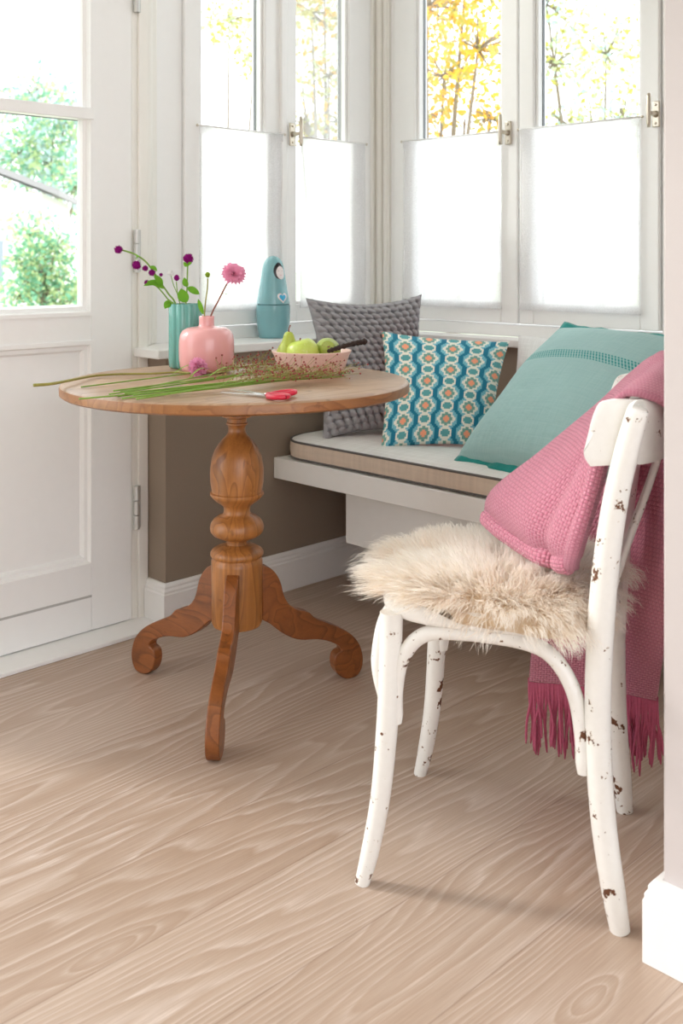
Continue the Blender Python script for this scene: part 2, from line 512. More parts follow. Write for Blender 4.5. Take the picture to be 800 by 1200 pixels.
M['bud'] = m_leaf('bud_green', srgb(140, 168, 62), .2)
M['seed'] = plain('dried_seed', srgb(150, 66, 64), .7)

M['fol_gold'] = m_leaf('golden_foliage', srgb(240, 184, 66), .5)
M['fol_olive'] = m_leaf('olive_foliage', srgb(190, 184, 98), .5)
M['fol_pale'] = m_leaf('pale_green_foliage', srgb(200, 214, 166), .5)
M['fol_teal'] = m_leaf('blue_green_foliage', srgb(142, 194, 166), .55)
M['fol_blue'] = m_leaf('overexposed_blue_foliage', srgb(190, 210, 214), .5)  # pale leaf colours above carry the overexposed daylight in their albedo
M['bark'] = plain('grey_bark', srgb(130, 116, 98), .9, bump=.5, scale=30, var=.2)
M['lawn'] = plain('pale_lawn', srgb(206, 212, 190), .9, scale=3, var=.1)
M['house'] = plain('white_render', (.86, .85, .84), .9)
M['roof'] = plain('pale_grey_roof', srgb(160, 156, 160), .8)
M['housewin'] = plain('house_window', srgb(150, 160, 172), .2)
M['car'] = plain('white_car_paint', (.85, .86, .88), .25)

# ---------------------------------------------------------------- room shell
def struct(o):
    o['kind'] = 'structure'; return o
def sbox(name, lo, hi, mat, bevel=0):
    b = MB(); b.box(lo, hi); return struct(b.build(name, mat, None, smooth=bool(bevel), bevel=bevel))

XD, XL, YB, XR, YR = -2.53, -2.45, 2.75, -.76, 1.4305
fl = MB(); fl.box((-2.60, -2.2, -.06), (2.2, 3.0, 0.0))
struct(fl.build('floor', M['floor'], None, smooth=False, loc=(0, 0, 0)))

# brown low wall under the left window, running to the back corner
sbox('wall_left', (-2.62, 1.747, 0), (XL, 2.92, .756), M['brown_wall'])
sbox('wall_back', (XL, YB, 0), (XR, 2.92, .756), M['brown_wall'])
sbox('wall_above_back', (-1.415, 2.78, .756), (XR, 2.92, 2.5), M['light_wall'])
sbox('wall_right', (XR, YR, 0), (2.2, 2.92, 2.5), M['light_wall'], .004)
sbox('ceiling', (-2.60, -2.3, 2.5), (2.3, 3.0, 2.6), M['ceiling'])
sbox('wall_front', (-2.60, -2.3, 0), (2.3, -2.2, 2.5), M['light_wall'])

def profile_board(name, path, height, t, mat):
    """skirting with a stepped moulded top, following a floor polyline; t outwards to the right of travel"""
    prof = [(0, 0), (t, 0), (t, height-.030), (t-.002, height-.026), (t-.002, height-.020), (t-.006, height-.014), (t-.006, height-.008), (t-.012, height), (0, height)]
    b = MB(); n = len(path)
    rows = []
    for i, p in enumerate(path):
        p = Vector((p[0], p[1], 0))
        d0 = (Vector(path[i]) - Vector(path[i-1])).normalized() if i > 0 else None
        d1 = (Vector(path[i+1]) - Vector(path[i])).normalized() if i < n-1 else None
        n0 = Vector((d0.y, -d0.x)) if d0 else None
        n1 = Vector((d1.y, -d1.x)) if d1 else None
        if n0 and n1:
            m = (n0 + n1); m = m / (m.dot(n0))
        else: m = n0 or n1
        rows.append([p + Vector((m.x*o, m.y*o, z)) for o, z in prof])
    k = len(prof)
    fs = []
    for i in range(n-1):
        for j in range(k):
            j2 = (j+1) % k
            fs.append((i*k+j, (i+1)*k+j, (i+1)*k+j2, i*k+j2))
    fs.append(tuple(range(k))); fs.append(tuple((n-1)*k+j for j in range(k))[::-1])
    b.add([q for r in rows for q in r], fs)
    return struct(b.build(name, mat, None, smooth=False, bevel=.0015))
profile_board('baseboard_left', [(-2.529, 1.747), (XL, 1.747), (XL, 2.75)], .12, .018, M['white_paint'])
profile_board('baseboard_right', [(XR, 2.0), (XR, YR), (2.2, YR)], .122, .022, M['white_paint'])
profile_board('baseboard_back', [(XL+.02, YB), (XR-.024, YB)], .12, .018, M['white_paint'])

# window sill board (L-shaped, wraps the low wall)
b = MB()
b.prism([(-2.62,1.70,.757), (-2.42,1.70,.757), (-2.42,2.71,.757), (XR-.002,2.71,.757), (XR-.002,2.80,.757), (-2.62,2.80,.757)], (0,0,.026))
struct(b.build('trim_1', M['white_paint'], None, bevel=.004))
# door sill board
sbox('trim_2', (-2.60, .2, 0), (-2.428, 1.745, .011), M['white_paint'], .002)

# post between door and window
b = MB()
b.box((-2.60, 1.692, 0), (-2.537, 1.712, 2.5)); b.box((-2.60, 1.712, 0), (-2.531, 1.745, 2.5))
struct(b.build('trim_3', M['cream_paint'], None, smooth=True, bevel=.003))
b = MB()
b.box((-2.70, 1.745, .783), (-2.575, 1.765, 2.5)); b.box((-2.70, 1.765, .783), (-2.565, 1.782, 2.5))
b.box((-2.70, 1.782, .783), (-2.585, 1.80, 2.5)); b.box((-2.70, 1.80, .783), (-2.60, 1.825, 2.5))
struct(b.build('trim_4', M['cream_paint'], None, smooth=True, bevel=.005))

# corner post between the two windows, with vertical beads
b = MB()
b.box((-2.70, 2.75, .783), (-2.612, 2.90, 2.5)); b.box((-2.612, 2.80, .783), (-2.56, 2.90, 2.5))
b.tube([(-2.615, 2.765, .783), (-2.615, 2.765, 2.5)], .012, 10); b.tube([(-2.600, 2.795, .783), (-2.600, 2.795, 2.5)], .014, 10)
b.tube([(-2.575, 2.802, .783), (-2.575, 2.802, 2.5)], .011, 10)
struct(b.build('trim_5', M['cream_paint'], None, smooth=True, bevel=.003))

# ---- door
door = empty('door_1', (XD, 1.24, .012), None, None); struct(door)
b = MB()
y0, y1 = .80, 1.687; st = .13
xf, xb = XD, XD-.048
zb, zt = .014, 2.12
b.box((xb, y0, zb), (xf, y0+st, zt)); b.box((xb, y1-st, zb), (xf, y1, zt))
b.box((xb, y0+st, zb), (xf, y1-st, .196)); b.box((xb, y0+st, .807), (xf, y1-st, .885)); b.box((xb, y0+st, 2.0), (xf, y1-st, zt))
b.build('door_frame', M['white_paint'], door, smooth=True, bevel=.002)
b = MB()
b.box((xb+.012, y0+st, .19), (xf-.018, y1-st, .81))
def bead_rect(b, ya, yb, za, zc, x, wd, dp):
    prof = [(0, 0), (dp, 0), (dp, .35*wd), (dp*.55, .5*wd), (dp*.5, .8*wd), (0, wd)]
    cs = [(ya, za, 1, 1), (yb, za, -1, 1), (yb, zc, -1, -1), (ya, zc, 1, -1)]
    rows = [[Vector((x+p, y+sy*w, z+sz*w)) for p, w in prof] for (y, z, sy, sz) in cs]
    k = len(prof); fs = []
    for i in range(4):
        i2 = (i+1) % 4
        for j in range(k-1): fs.append((i*k+j, i*k+j+1, i2*k+j+1, i2*k+j))
    b.add([q for r in rows for q in r], fs)
bead_rect(b, y0+st-.006, y1-st+.006, .19, .813, xf-.018, .032, .024)
b.build('door_panel', M['white_paint'], door, smooth=False)
b = MB()
bead_rect(b, y0+st-.004, y1-st+.004, .881, 1.449+.0, xf-.03, .030, .036)
bead_rect(b, y0+st-.004, y1-st+.004, 1.421, 2.0, xf-.03, .030, .036)
b.build('glazing_bead', M['white_paint'], door, smooth=False)
b = MB(); b.box((xb+.002, y0+st-.0045, 1.4185), (xf+.008, y1-st+.0045, 1.4515)); b.build('glazing_bar', M['white_paint'], door, bevel=.003)
b = MB(); b.box((xb+.020, y0+st+.012, .90), (xb+.026, y1-st-.012, 1.425)); b.build('glass_pane', M['glass'], door, smooth=False)
b = MB(); b.box((xb+.020, y0+st+.012, 1.445), (xb+.026, y1-st-.012, 1.99)); b.build('glass_pane', M['glass'], door, smooth=False)
b = MB()
for zz0, zz1 in ((.906, 1.424), (1.446, 1.98)):
    b.box((xb+.012, y1-st-.016, zz0), (xb+.0195, y1-st-.011, zz1)); b.box((xb+.012, y0+st+.011, zz0), (xb+.0195, y0+st+.016, zz1))
b.box((xb+.012, y0+st+.012, 1.417), (xb+.0195, y1-st-.012, 1.421))
b.build('glazing_seal', M['seal'], door, smooth=False)
b = MB(); b.box((xf-.002, y0+.10, .106), (xf+.0015, y1-st, .112)); b.build('groove_shade_strip', plain('groove_shade_grey', (.45,.44,.43), .6), door, smooth=False)  # raised grey strip, its colour stands for the shade in a groove
for zc in (.33, 1.06, 1.80):
    b = MB()
    for q in range(3):
        b.tube([(xf+.008, 1.6985, zc-.062+q*.0415), (xf+.008, 1.6985, zc-.0225+q*.0415)], .0085, 14)
    b.box((xf-.004, 1.6985, zc-.06), (xf+.004, 1.716, zc+.06))
    b.build('hinge', M['hinge'], door, bevel=.001)

# ---- windows
def sash(b, ax, a0, a1, g0, g1, zb, gz, zt, front, depth, sgn):
    """one sash frame: ax 'y' means the window lies in a plane x=front"""
    def bx(p0, p1, z0, z1, f0, f1):
        lo, hi = sorted((f0, f1))
        if ax == 'y': b.box((lo, p0, z0), (hi, p1, z1))
        else: b.box((p0, lo, z0), (p1, hi, z1))
    back = front + sgn*depth
    bx(a0, g0, zb, zt, front, back); bx(g1, a1, zb, zt, front, back)
    bx(g0, g1, zb, gz, front, back); bx(g0, g1, zt-.06, zt, front, back)
    for (p0, p1) in ((g0, g0+.010), (g1-.010, g1)):        # inner step
        bx(p0, p1, gz, zt-.06, front + sgn*.010, back)
    bx(g0, g1, gz, gz+.010, front + sgn*.010, back)
    return bx
ZT = 2.44
def window(name, ax, front, sgn, outer, sashes, sill_z=.783):
    ref = (front, (outer[0]+outer[1])/2, sill_z) if ax == 'y' else ((outer[0]+outer[1])/2, front, sill_z)
    root = empty(name, ref, None, None); struct(root)
    b = MB()
    def bx(p0, p1, z0, z1, f0, f1, bb=None):
        lo, hi = sorted((f0, f1)); bb = bb or b
        if ax == 'y': bb.box((lo, p0, z0), (hi, p1, z1))
        else: bb.box((p0, lo, z0), (p1, hi, z1))
    ff, fb = front + sgn*.012, front + sgn*.10
    bx(outer[0], sashes[0][0]-.003, sill_z, 2.5, ff, fb); bx(sashes[-1][1]+.003, outer[1], sill_z, 2.5, ff, fb)
    bx(sashes[0][0]-.003, sashes[-1][1]+.003, sill_z, .822, ff - sgn*.006, fb); bx(sashes[0][0]-.003, sashes[-1][1]+.003, ZT+.003, 2.5, ff, fb)
    b.build('window_frame', M['white_paint'], root, bevel=.003)
    for (a0, a1, g0, g1) in sashes:
        s = MB(); sash(s, ax, a0, a1, g0, g1, .826, .885, ZT, front, .055, sgn)
        so = s.build('sash', M['white_paint'], root, bevel=.004)
        g = MB(); bx(g0+.002, g1-.002, .888, ZT-.062, front+sgn*.028, front+sgn*.033, g); g.build('glass_pane', M['glass'], so, smooth=False)
        g = MB()
        for p in (g0+.0102, g1-.0132): bx(p, p+.003, .896, ZT-.062, front+sgn*.034, front+sgn*.044, g)
        g.build('glazing_seal', M['seal'], so, smooth=False)
    return root
w1 = window('window_1', 'y', -2.60, -1, (1.825, 2.75), [(1.925, 2.312, 1.988, 2.247), (2.334, 2.748, 2.386, 2.640)])
b = MB(); b.box((-2.612, 2.308, .826), (-2.588, 2.337, ZT)); b.build('cover_strip', M['white_paint'], w1, bevel=.005)
w2 = window('window_2', 'x', 2.80, 1, (-2.56, -1.415), [(-2.535, -1.996, -2.434, -2.062), (-1.990, -1.500, -1.934, -1.560)])

def handle(ax, pos, z, front, sgn, parent, lever_side):
    """plate, neck and upright lever"""
    def P(a, dep, zz):
        return Vector((front - sgn*dep, a, zz)) if ax == 'y' else Vector((a, front - sgn*dep, zz))
    b = MB()
    lo, hi = P(pos-.012, 0, z-.038), P(pos+.012, .007, z+.038)
    b.box([min(lo[i], hi[i]) for i in range(3)], [max(lo[i], hi[i]) for i in range(3)])
    o = b.build('handle', M['metal'], parent, bevel=.003)
    b = MB()
    b.tube([P(pos, .005, z), P(pos, .018, z), P(pos, .046, z)], [.011, .007, .006], 14)
    b.tube([P(pos, .046, z-.042), P(pos, .048, z-.03), P(pos, .048, z+.045), P(pos, .046, z+.056)], [.005, .0065, .0065, .004], 12)
    for dz in (-.027, .027): b.ball(P(pos, .007, z+dz), .004, 10, 6)
    b.build('lever', M['metal'], o)
handle('y', 2.352, 1.450, -2.588, -1, w1, 1)
handle('x', -2.030, 1.446, 2.80, 1, w2, -1)
handle('x', -1.506, 1.456, 2.798, 1, w2, -1)

# ---- cafe curtains
def curtain(ax, a0, a1, z0, z1, front, label, seed):
    rnd = random.Random(seed)
    n, m = 40, 24
    ph = rnd.random()*6
    P = []
    for i in range(n+1):
        row = []
        u = i/n
        for j in range(m+1):
            v = j/m
            wv = .0018*math.sin(u*17+ph) * (1-v*.7) + .0012*math.sin(u*41+ph*2+v*2) + .001*math.sin(v*9+ph)
            a = a0 + (a1-a0)*u + .002*math.sin(v*5+ph)*(u-.5)*2
            z = z0 + (z1-z0)*v
            if v > .97: wv += .001
            f = front + wv if ax == 'y' else front - wv
            row.append(Vector((f, a, z)) if ax == 'y' else Vector((a, f, z)))
        P.append(row)
    b = MB(); b.grid(P)
    root = empty('cafe_curtain', P[n//2][0], label, 'curtain', 'sheer cafe curtains on the lower window halves')
    b.build('cloth', M['curtain'], root, solid=.0016)
    hm = MB(); off = Vector((.0022, 0, 0)) if ax == 'y' else Vector((0, -.0022, 0))
    hm.grid([[q + off for q in (row[m-1], row[m])] for row in P]); hm.build('hem', M['curtain'], root)
    hm = MB(); hm.grid([[q + off for q in (row[0], row[1])] for row in P]); hm.build('hem', M['curtain'], root)
    t = MB()
    e = .008
    A, B = P[0][m], P[n][m]
    ax_ = (B - A).normalized()
    for (z, r) in ((z1-.004, .003),):
        t.tube([A - ax_*e, B + ax_*e], r, 8)
    t.build('rod', M['white_paint'], root)
    for q in (A - ax_*e, B + ax_*e):
        p = MB(); p.ball(q, .0045, 10, 6); p.build('pin', M['metal'], root)
curtain('y', 1.972, 2.316, .872, 1.447, -2.590, 'sheer white half curtain left of the left window handle, behind the vases', 1)
curtain('y', 2.395, 2.710, .872, 1.445, -2.590, 'sheer white half curtain right of the left window handle, above the grey knitted cushion', 2)
curtain('x', -2.480, -2.055, .872, 1.452, 2.790, 'sheer white half curtain on the right window sash next to the corner post', 3)
curtain('x', -1.978, -1.555, .872, 1.452, 2.790, 'sheer white half curtain on the right window sash above the teal cushion', 4)

# ---------------------------------------------------------------- pedestal table
TR, TD = -.2465, 2.476
TC = W(TR, TD, 0)
table = empty('pedestal_table', TC, 'round antique wooden pedestal table with a turned column and three scrolled feet', 'table')
ZTOP = .752
b = MB()
b.lathe(TC, [(.0, ZTOP), (.396, ZTOP), (.402, ZTOP-.0015), (.4045, ZTOP-.004)], 128, closed=False)
b.m = 1
b.lathe(TC, [(.4045, ZTOP-.004), (.406, ZTOP-.008), (.4055, ZTOP-.022), (.400, ZTOP-.026), (.0, ZTOP-.026)], 128, closed=False)
b.build('tabletop', [M['wood_top'], M['wood_rim']], table, auto=40)
px2 = .002013
prof_px = [(0,486),(17,486),(17,488),(11.6,490),(11.4,494.5),(12.6,495.2),(12.6,497),(11,497.8),(9.8,502),(10.2,506),(12.5,510),(16.5,514),(21.5,520),(26,527),(29.3,536),(31,547),(31.4,556),(31,565),(29.8,572),(29.4,575.5),(31.2,576.5),(31.5,579),(29.5,581.5),(25,586),(19,590),(16,593),(15.2,597),(15.4,600),(17.5,602.5),(22.5,604.5),(27.5,608),(30.5,612.5),(31.6,617.5),(30.8,622),(27.5,626),(20,629.5),(13,631),(11.8,633.5),(12.2,637),(16,638.5),(24,640.5),(29.2,643.5),(31,646.5),(31,649.5),(29.6,651),(28.2,652.3),(28.4,654),(29.8,655.2),(30,660)]
prof = [(r*px2, 1.04-(y-302)*px2) for r, y in prof_px] + [(.060, .30), (.0595, .185), (.056, .176), (0, .176)]
b = MB(); b.lathe(TC, prof[::-1], 64, closed=False)
b.build('column', M['wood_turned'], table, auto=50)

leg_px = [(445,512),(465,517),(478,526),(490,540),(499,556),(505,572),(509,590),(514,608),(522,625),(534,640),(549,650),(563,655),(578,658),(594,664),(606,676),(620,685),(640,693),(660,700),(682,709),(704,720),(722,732),(738,748),(750,768),(757,792),(759,815),(755,840),(744,860),(728,870),(706,873),(689,866),(677,852),(671,834),(670,816),(674,798),(684,788),(691,784),(691,776),(684,768),(668,760),(648,753),(628,749),(604,748),(580,750),(556,748),(532,740),(510,728),(490,714),(470,698),(445,685)]
leg_rz = []
for (cx, cy) in leg_px:
    px, py = 140 + cx/2.667, 470 + cy/2.667
    k = (px-400)/FPX
    rho = (k*2.476 + .2415)/(.893 - .45*k); d = 2.476 + .45*rho
    leg_rz.append((rho, 1.04 - (py-302)/FPX*d))
zmin = min(z for _, z in leg_rz)
leg_rz = [(max(r, .050), (z - zmin)*.404/(.404 - zmin) if z < .404 else z) for r, z in leg_rz]
for k in range(3):
    an = math.radians(26.7 + 120*k)
    dr, dd = math.cos(an), math.sin(an)
    ux = (W(dr, dd, 0)); nx = Vector((-ux.y, ux.x, 0))
    sm = catmull([Vector((r, z, 0)) for r, z in leg_rz], 2)
    th = .030
    b = MB(); b.prism([TC + ux*p.x - nx*th/2 + Vector((0, 0, p.y)) for p in sm], nx*th)
    b.build('leg', M['wood_leg'], table, bevel=.003, auto=45)

# ---------------------------------------------------------------- bench
YF = 2.151
bench = empty('window_bench', (-1.6, 2.45, 0), 'white built-in corner bench running along the back wall under the window', 'bench')
b = MB(); b.box((XL+.002, YF+.02, .395), (XR-.004, YB-.002, .421)); b.build('seat_board', M['bench'], bench, bevel=.003)
b = MB(); b.box((XL+.002, YF, .358), (XR-.004, YF+.02, .422)); b.build('front_apron', M['bench'], bench, bevel=.002)
b = MB(); b.box((-2.232, 2.25, .179), (XR-.026, YB-.02, .395)); b.build('storage_box', M['bench'], bench, bevel=.002)
b = MB(); b.prism([(XL+.002, 2.19, .395), (XL+.002, 2.26, .325), (XL+.002, YB-.02, .325), (XL+.002, YB-.02, .395)], (.024, 0, 0))
b.build('support_batten', M['brown_wall'], bench, bevel=.002)

# long seat pad with piped edges
def rounded_rect(x0, y0, x1, y1, r, n=8):
    pts = []
    for (cx, cy, a0) in ((x1-r, y0+r, -90), (x1-r, y1-r, 0), (x0+r, y1-r, 90), (x0+r, y0+r, 180)):
        for k in range(n+1):
            a = math.radians(a0 + 90*k/n)
            pts.append((cx + r*math.cos(a), cy + r*math.sin(a)))
    return pts
pad = empty('seat_pad', (-1.6, 2.44, .422), 'long cream seat pad with grey piping lying on the white bench', 'cushion')
def pad_outline(r_in, wob=0):
    pts = rounded_rect(XL+.006+r_in, 2.158+r_in, XR-.028-r_in, YB-.008-r_in, .11-r_in*.4, 10)
    dense = []
    for i in range(len(pts)):
        a, c = Vector(pts[i]), Vector(pts[(i+1) % len(pts)])
        L = (c-a).length; m = max(1, int(L/.03))
        for k in range(m):
            p = a + (c-a)*k/m; dense.append(p)
    return dense
base_o = pad_outline(0)
cx0, cy0 = -1.6, 2.45
def shrink(o, q):      # inset toward the pad's middle line
    out = []
    for p in o:
        d = Vector((0, 0))
        sx = min(1, min(p.x-(XL), XR-p.x)/.12); 
        tgt = Vector((min(max(p.x, XL+.29), XR-.29), 2.45))
        out.append(p + (tgt-p)*q)
    return out
b = MB(); rows = []
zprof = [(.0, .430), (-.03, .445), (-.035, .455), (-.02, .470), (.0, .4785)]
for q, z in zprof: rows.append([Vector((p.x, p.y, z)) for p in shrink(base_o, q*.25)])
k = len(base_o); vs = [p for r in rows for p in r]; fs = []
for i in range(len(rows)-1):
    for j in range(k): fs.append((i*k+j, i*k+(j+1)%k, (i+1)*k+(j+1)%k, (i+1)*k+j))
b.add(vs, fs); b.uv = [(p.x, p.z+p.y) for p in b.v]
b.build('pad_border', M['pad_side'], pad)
b = MB(); rows = []
for q, z in [(0, .4785), (.06, .486), (.2, .492), (.45, .494), (.7, .4935), (.97, .493)]:
    rows.append([Vector((p.x, p.y, z + (.0035*noise.noise(Vector((p.x*9, p.y*9, q)))) )) for p in shrink(base_o, q)])
vs = [p for r in rows for p in r]; fs = []
for i in range(len(rows)-1):
    for j in range(k): fs.append((i*k+j, i*k+(j+1)%k, (i+1)*k+(j+1)%k, (i+1)*k+j))
b.add(vs, fs)
b.add([Vector((p.x, p.y, .427)) for p in base_o], [tuple(range(k))[::-1]])
b.uv = [(p.x, p.y) for p in b.v]
b.build('pad_top', M['pad_top'], pad)
for z, rr in ((.4790, .0036), (.4300, .0024)):
    b = MB(); pts = [Vector((p.x, p.y, z)) for p in base_o]; b.tube(pts + [pts[0]], rr, 8, cap=False); b.build('piping', M['piping'], pad)

# ---------------------------------------------------------------- cushions
def pillow_points(BL, BR, TRc, TL, th, n, pinch=.05, sag=0, pw=.5, flipn=False, wr=0, seed=0):
    BL, BR, TRc, TL = map(Vector, (BL, BR, TRc, TL))
    ctr = (BL+BR+TRc+TL)/4
    nn = (BR-BL).cross(TL-BL).normalized()
    if nn.dot(Vector((0,0,H)) - ctr) < 0: nn = -nn
    F, B = [], []
    for i in range(n+1):
        rf, rb = [], []
        for j in range(n+1):
            u, v = i/n, j/n
            a, c = 2*u-1, 2*v-1
            # sides curve inwards between the corners
            uu = .5 + .5*a*(1 - pinch*(1-c*c)); vv = .5 + .5*c*(1 - pinch*(1-a*a))
            p = BL*(1-uu)*(1-vv) + BR*uu*(1-vv) + TRc*uu*vv + TL*(1-uu)*vv
            h = (max(0, (1-a*a)*(1-c*c)))**pw
            w = wr*noise.noise(Vector((u*4+seed, v*4, seed)))*min(1, 4*h)
            rf.append(p + nn*(th*h + w)); rb.append(p - nn*(th*.55*h))
        F.append(rf); B.append(rb)
    return F, B, nn

def pillow_mesh(F, B):
    n = len(F)-1
    b = MB(); b.grid(F); k = len(b.v)
    b.grid(B)
    b.uv = [(i/n, j/n) for i in range(n+1) for j in range(n+1)]*2
    return b

# chunky knitted grey cushion
kBL, kBR, kTR, kTL = pix(378, 517, 3.19), pix(500, 512, 3.28), pix(494, 345, 3.46), pix(358, 349, 3.30)
n = 230
F, B, nn = pillow_points(kBL, kBR, kTR, kTL, .10, n, .13, pw=.45)
rows_k, cols_k = 19, 14
for G, sg in ((F, 1), (B, -1)):
    for i in range(n+1):
        for j in range(n+1):
            u, v = i/n, j/n
            hb = 0.0
            Rv = v*rows_k
            for r in (math.floor(Rv)-1, math.floor(Rv), math.floor(Rv)+1):
                dy = (Rv - r - .5)
                if abs(dy) > .78: continue
                X = u*cols_k + (.5 if r % 2 else 0) + dy*.55
                dx = X - math.floor(X) - .5
                q = 1 - (dy/.64)**2 - (dx/.54)**2
                if q > 0: hb = max(hb, math.sqrt(q))
            edge = min(1, 10*min(u, 1-u, v, 1-v))
            h = (.025*hb - .018) * (.35+.65*edge)
            G[i][j] = G[i][j] + nn*sg*h
b = pillow_mesh(F, B)
knit = tag(b.build('knitted_cushion', M['yarn'], None), 'chunky grey knitted cushion leaning in the window corner', 'cushion')

# printed cushion
cells = 72
pBL, pBR, pTR, pTL = pix(446, 527, 3.05), pix(576, 524, 3.03), pix(597, 400, 3.19), pix(447, 388, 3.20)
F, B, nn = pillow_points(pBL, pBR, pTR, pTL, .085, cells, .075, pw=.5, wr=.004, seed=3)
b = pillow_mesh(F, B)
blue, sky, wht, sage, coral, tl = srgb(24, 122, 152), srgb(120, 190, 206), srgb(240, 238, 226), srgb(118, 168, 158), srgb(246, 166, 132), srgb(94, 166, 170)
def motif(i, j):
    cx, cy = 14, 16
    for c in range(-1, 7):
        x = i + 8.5 - (c + .5)*cx
        if abs(x) > 11: continue
        y = (j + .5 + (cy/2 if c % 2 else 0) + 3) % cy - cy/2
        xe = 7 + 1.9*math.cos(2*math.pi*y/cy)
        ax_, ay_ = abs(x), abs(y)
        if abs(ax_ - xe) < 1.55: return blue
        if ax_ > xe: continue
        d = ax_ + ay_
        m = min(d, max(ax_, ay_)*1.56)
        if d <= 2.2: return coral
        if m <= 4.6: return sage
        if m <= 6.6: return wht
        e = ax_*.95 + (8 - ay_)
        if e <= 3.4: return tl
        if e <= 5.2: return wht
        return sky
    return blue
pal = [motif(i, j) for i in range(cells) for j in range(cells)]
b.col = pal + [srgb(238, 140, 120)]*(cells*cells)
tag(b.build('printed_cushion', M['printed'], None), 'blue, white and coral geometric patterned cushion propped beside the grey one', 'cushion')

# teal cushion with darker flange
tBL, tTL, tTR, tBR = Vector((-1.790, 2.235, .498)), Vector((-1.720, 2.625, .832)), Vector((-1.285, 2.625, .815)), Vector((-1.325, 2.185, .497))
teal = empty('teal_cushion', (tBL+tBR)/2, 'plain teal linen cushion with a stitched band and dark teal flanged ends', 'cushion')
n = 60
F, B, nn = pillow_points(tBL, tBR, tTR, tTL, .10, n, .03, pw=.42, wr=.006, seed=9)
b = pillow_mesh(F, B); b.build('cushion_cover', M['teal'], teal)
for (A, Bp, out) in ((tBL, tBR, (tBL-tTL).normalized()), (tTL, tTR, (tTL-tBL).normalized())):
    P = []
    for i in range(31):
        u = i/30; row = []
        a = 2*u-1
        base = A*(1-u) + Bp*u - out*.0125*(1-a*a)
        for j in range(5):
            v = j/4
            row.append(base + out*(-.008+.034*v)*(1) + nn*(.003*math.sin(u*19+v*2) + .002*math.sin(u*47)) )
        P.append(row)
    f = MB(); f.grid(P); f.uv = [(p.x, p.y+p.z) for p in f.v]
    f.build('flange', M['flange'], teal, solid=.004)

# white cushion behind
F, B, nn = pillow_points(Vector((-1.90, 2.60, .500)), Vector((-1.44, 2.60, .500)), Vector((-1.43, 2.690, .80)), Vector((-1.915, 2.690, .80)), .055, 40, .05, wr=.005, seed=5)
b = pillow_mesh(F, B)
tag(b.build('white_cushion', M['white_cotton'], None), 'white cushion tucked behind the teal cushion against the wall', 'cushion')

# ---------------------------------------------------------------- bentwood chair
chair = empty('bentwood_chair', C(0, 0, 0), 'white bentwood chair with chipped paint, draped with a pink throw', 'chair')
SZ = .455
def pathST(pts, n=8): return catmull([C(*p) for p in pts], n)
def leg(pts, rads, name='leg'):
    b = MB(); P = pathST(pts, 8); b.tube(P, interp(rads, 8), 18)
    return b.build(name, M['chair'], chair, auto=60)
# front legs (bow outwards at the foot)
leg([(.202,-.195,0), (.190,-.190,.05), (.174,-.183,.14), (.165,-.178,.24), (.160,-.174,.34), (.158,-.170,.448)], [.0125,.0150,.0165,.018,.019,.0195])
leg([(.204,.1945,0), (.192,.190,.05), (.176,.183,.14), (.167,.178,.24), (.162,.174,.34), (.160,.170,.448)], [.0125,.0150,.0165,.018,.019,.0195])
# rear legs run up into the back posts
leg([(-.213,-.183,0), (-.203,-.184,.06), (-.190,-.185,.15), (-.182,-.186,.25), (-.180,-.187,.36), (-.184,-.189,.46), (-.192,-.194,.56), (-.206,-.200,.66), (-.224,-.206,.745), (-.240,-.211,.805), (-.2425,-.212,.813)],
    [.0155,.0185,.0195,.020,.0205,.021,.0205,.0195,.0185,.0165,.013])
leg([(-.196,.182,0), (-.190,.184,.06), (-.182,.185,.15), (-.178,.186,.25), (-.178,.187,.36), (-.184,.189,.46), (-.192,.194,.56), (-.206,.200,.66), (-.224,.206,.745), (-.240,.211,.805), (-.2425,.212,.813)],
    [.0155,.0185,.0195,.020,.0205,.021,.0205,.0195,.0185,.0165,.013])
# seat ring + board
def seat_outline(off=0, n=72):
    out = []
    for k in range(n):
        a = 2*math.pi*k/n
        e = .42
        s = math.copysign(abs(math.cos(a))**e, math.cos(a)); t = math.copysign(abs(math.sin(a))**e, math.sin(a))
        s = s*.5 + .5*math.copysign(abs(math.cos(a))**.8, math.cos(a)); t = t*.5 + .5*math.copysign(abs(math.sin(a))**.8, math.sin(a))
        hw = .198 - .012*(1-s)/2*1.0
        out.append(C(s*(.198+off) - .002, t*(hw+off), 0))
    return out
b = MB(); rows = []
for off, z in [(-.05, .4385), (-.004, .4385), (.0, .441), (.002, .447), (.002, .464), (.0, .469), (-.006, .472), (-.05, .470), (-.15, .468)]:
    rows.append([p + Vector((0,0,z)) for p in seat_outline(off)])
kk = len(rows[0]); fs = []
for i in range(len(rows)-1):
    for j in range(kk): fs.append((i*kk+j, i*kk+(j+1)%kk, (i+1)*kk+(j+1)%kk, (i+1)*kk+j))
fs.append(tuple(range(kk))[::-1]); fs.append(tuple((len(rows)-1)*kk+j for j in range(kk)))
b.add([p for r in rows for p in r], fs)
b.build('seat', M['chair'], chair, auto=50)
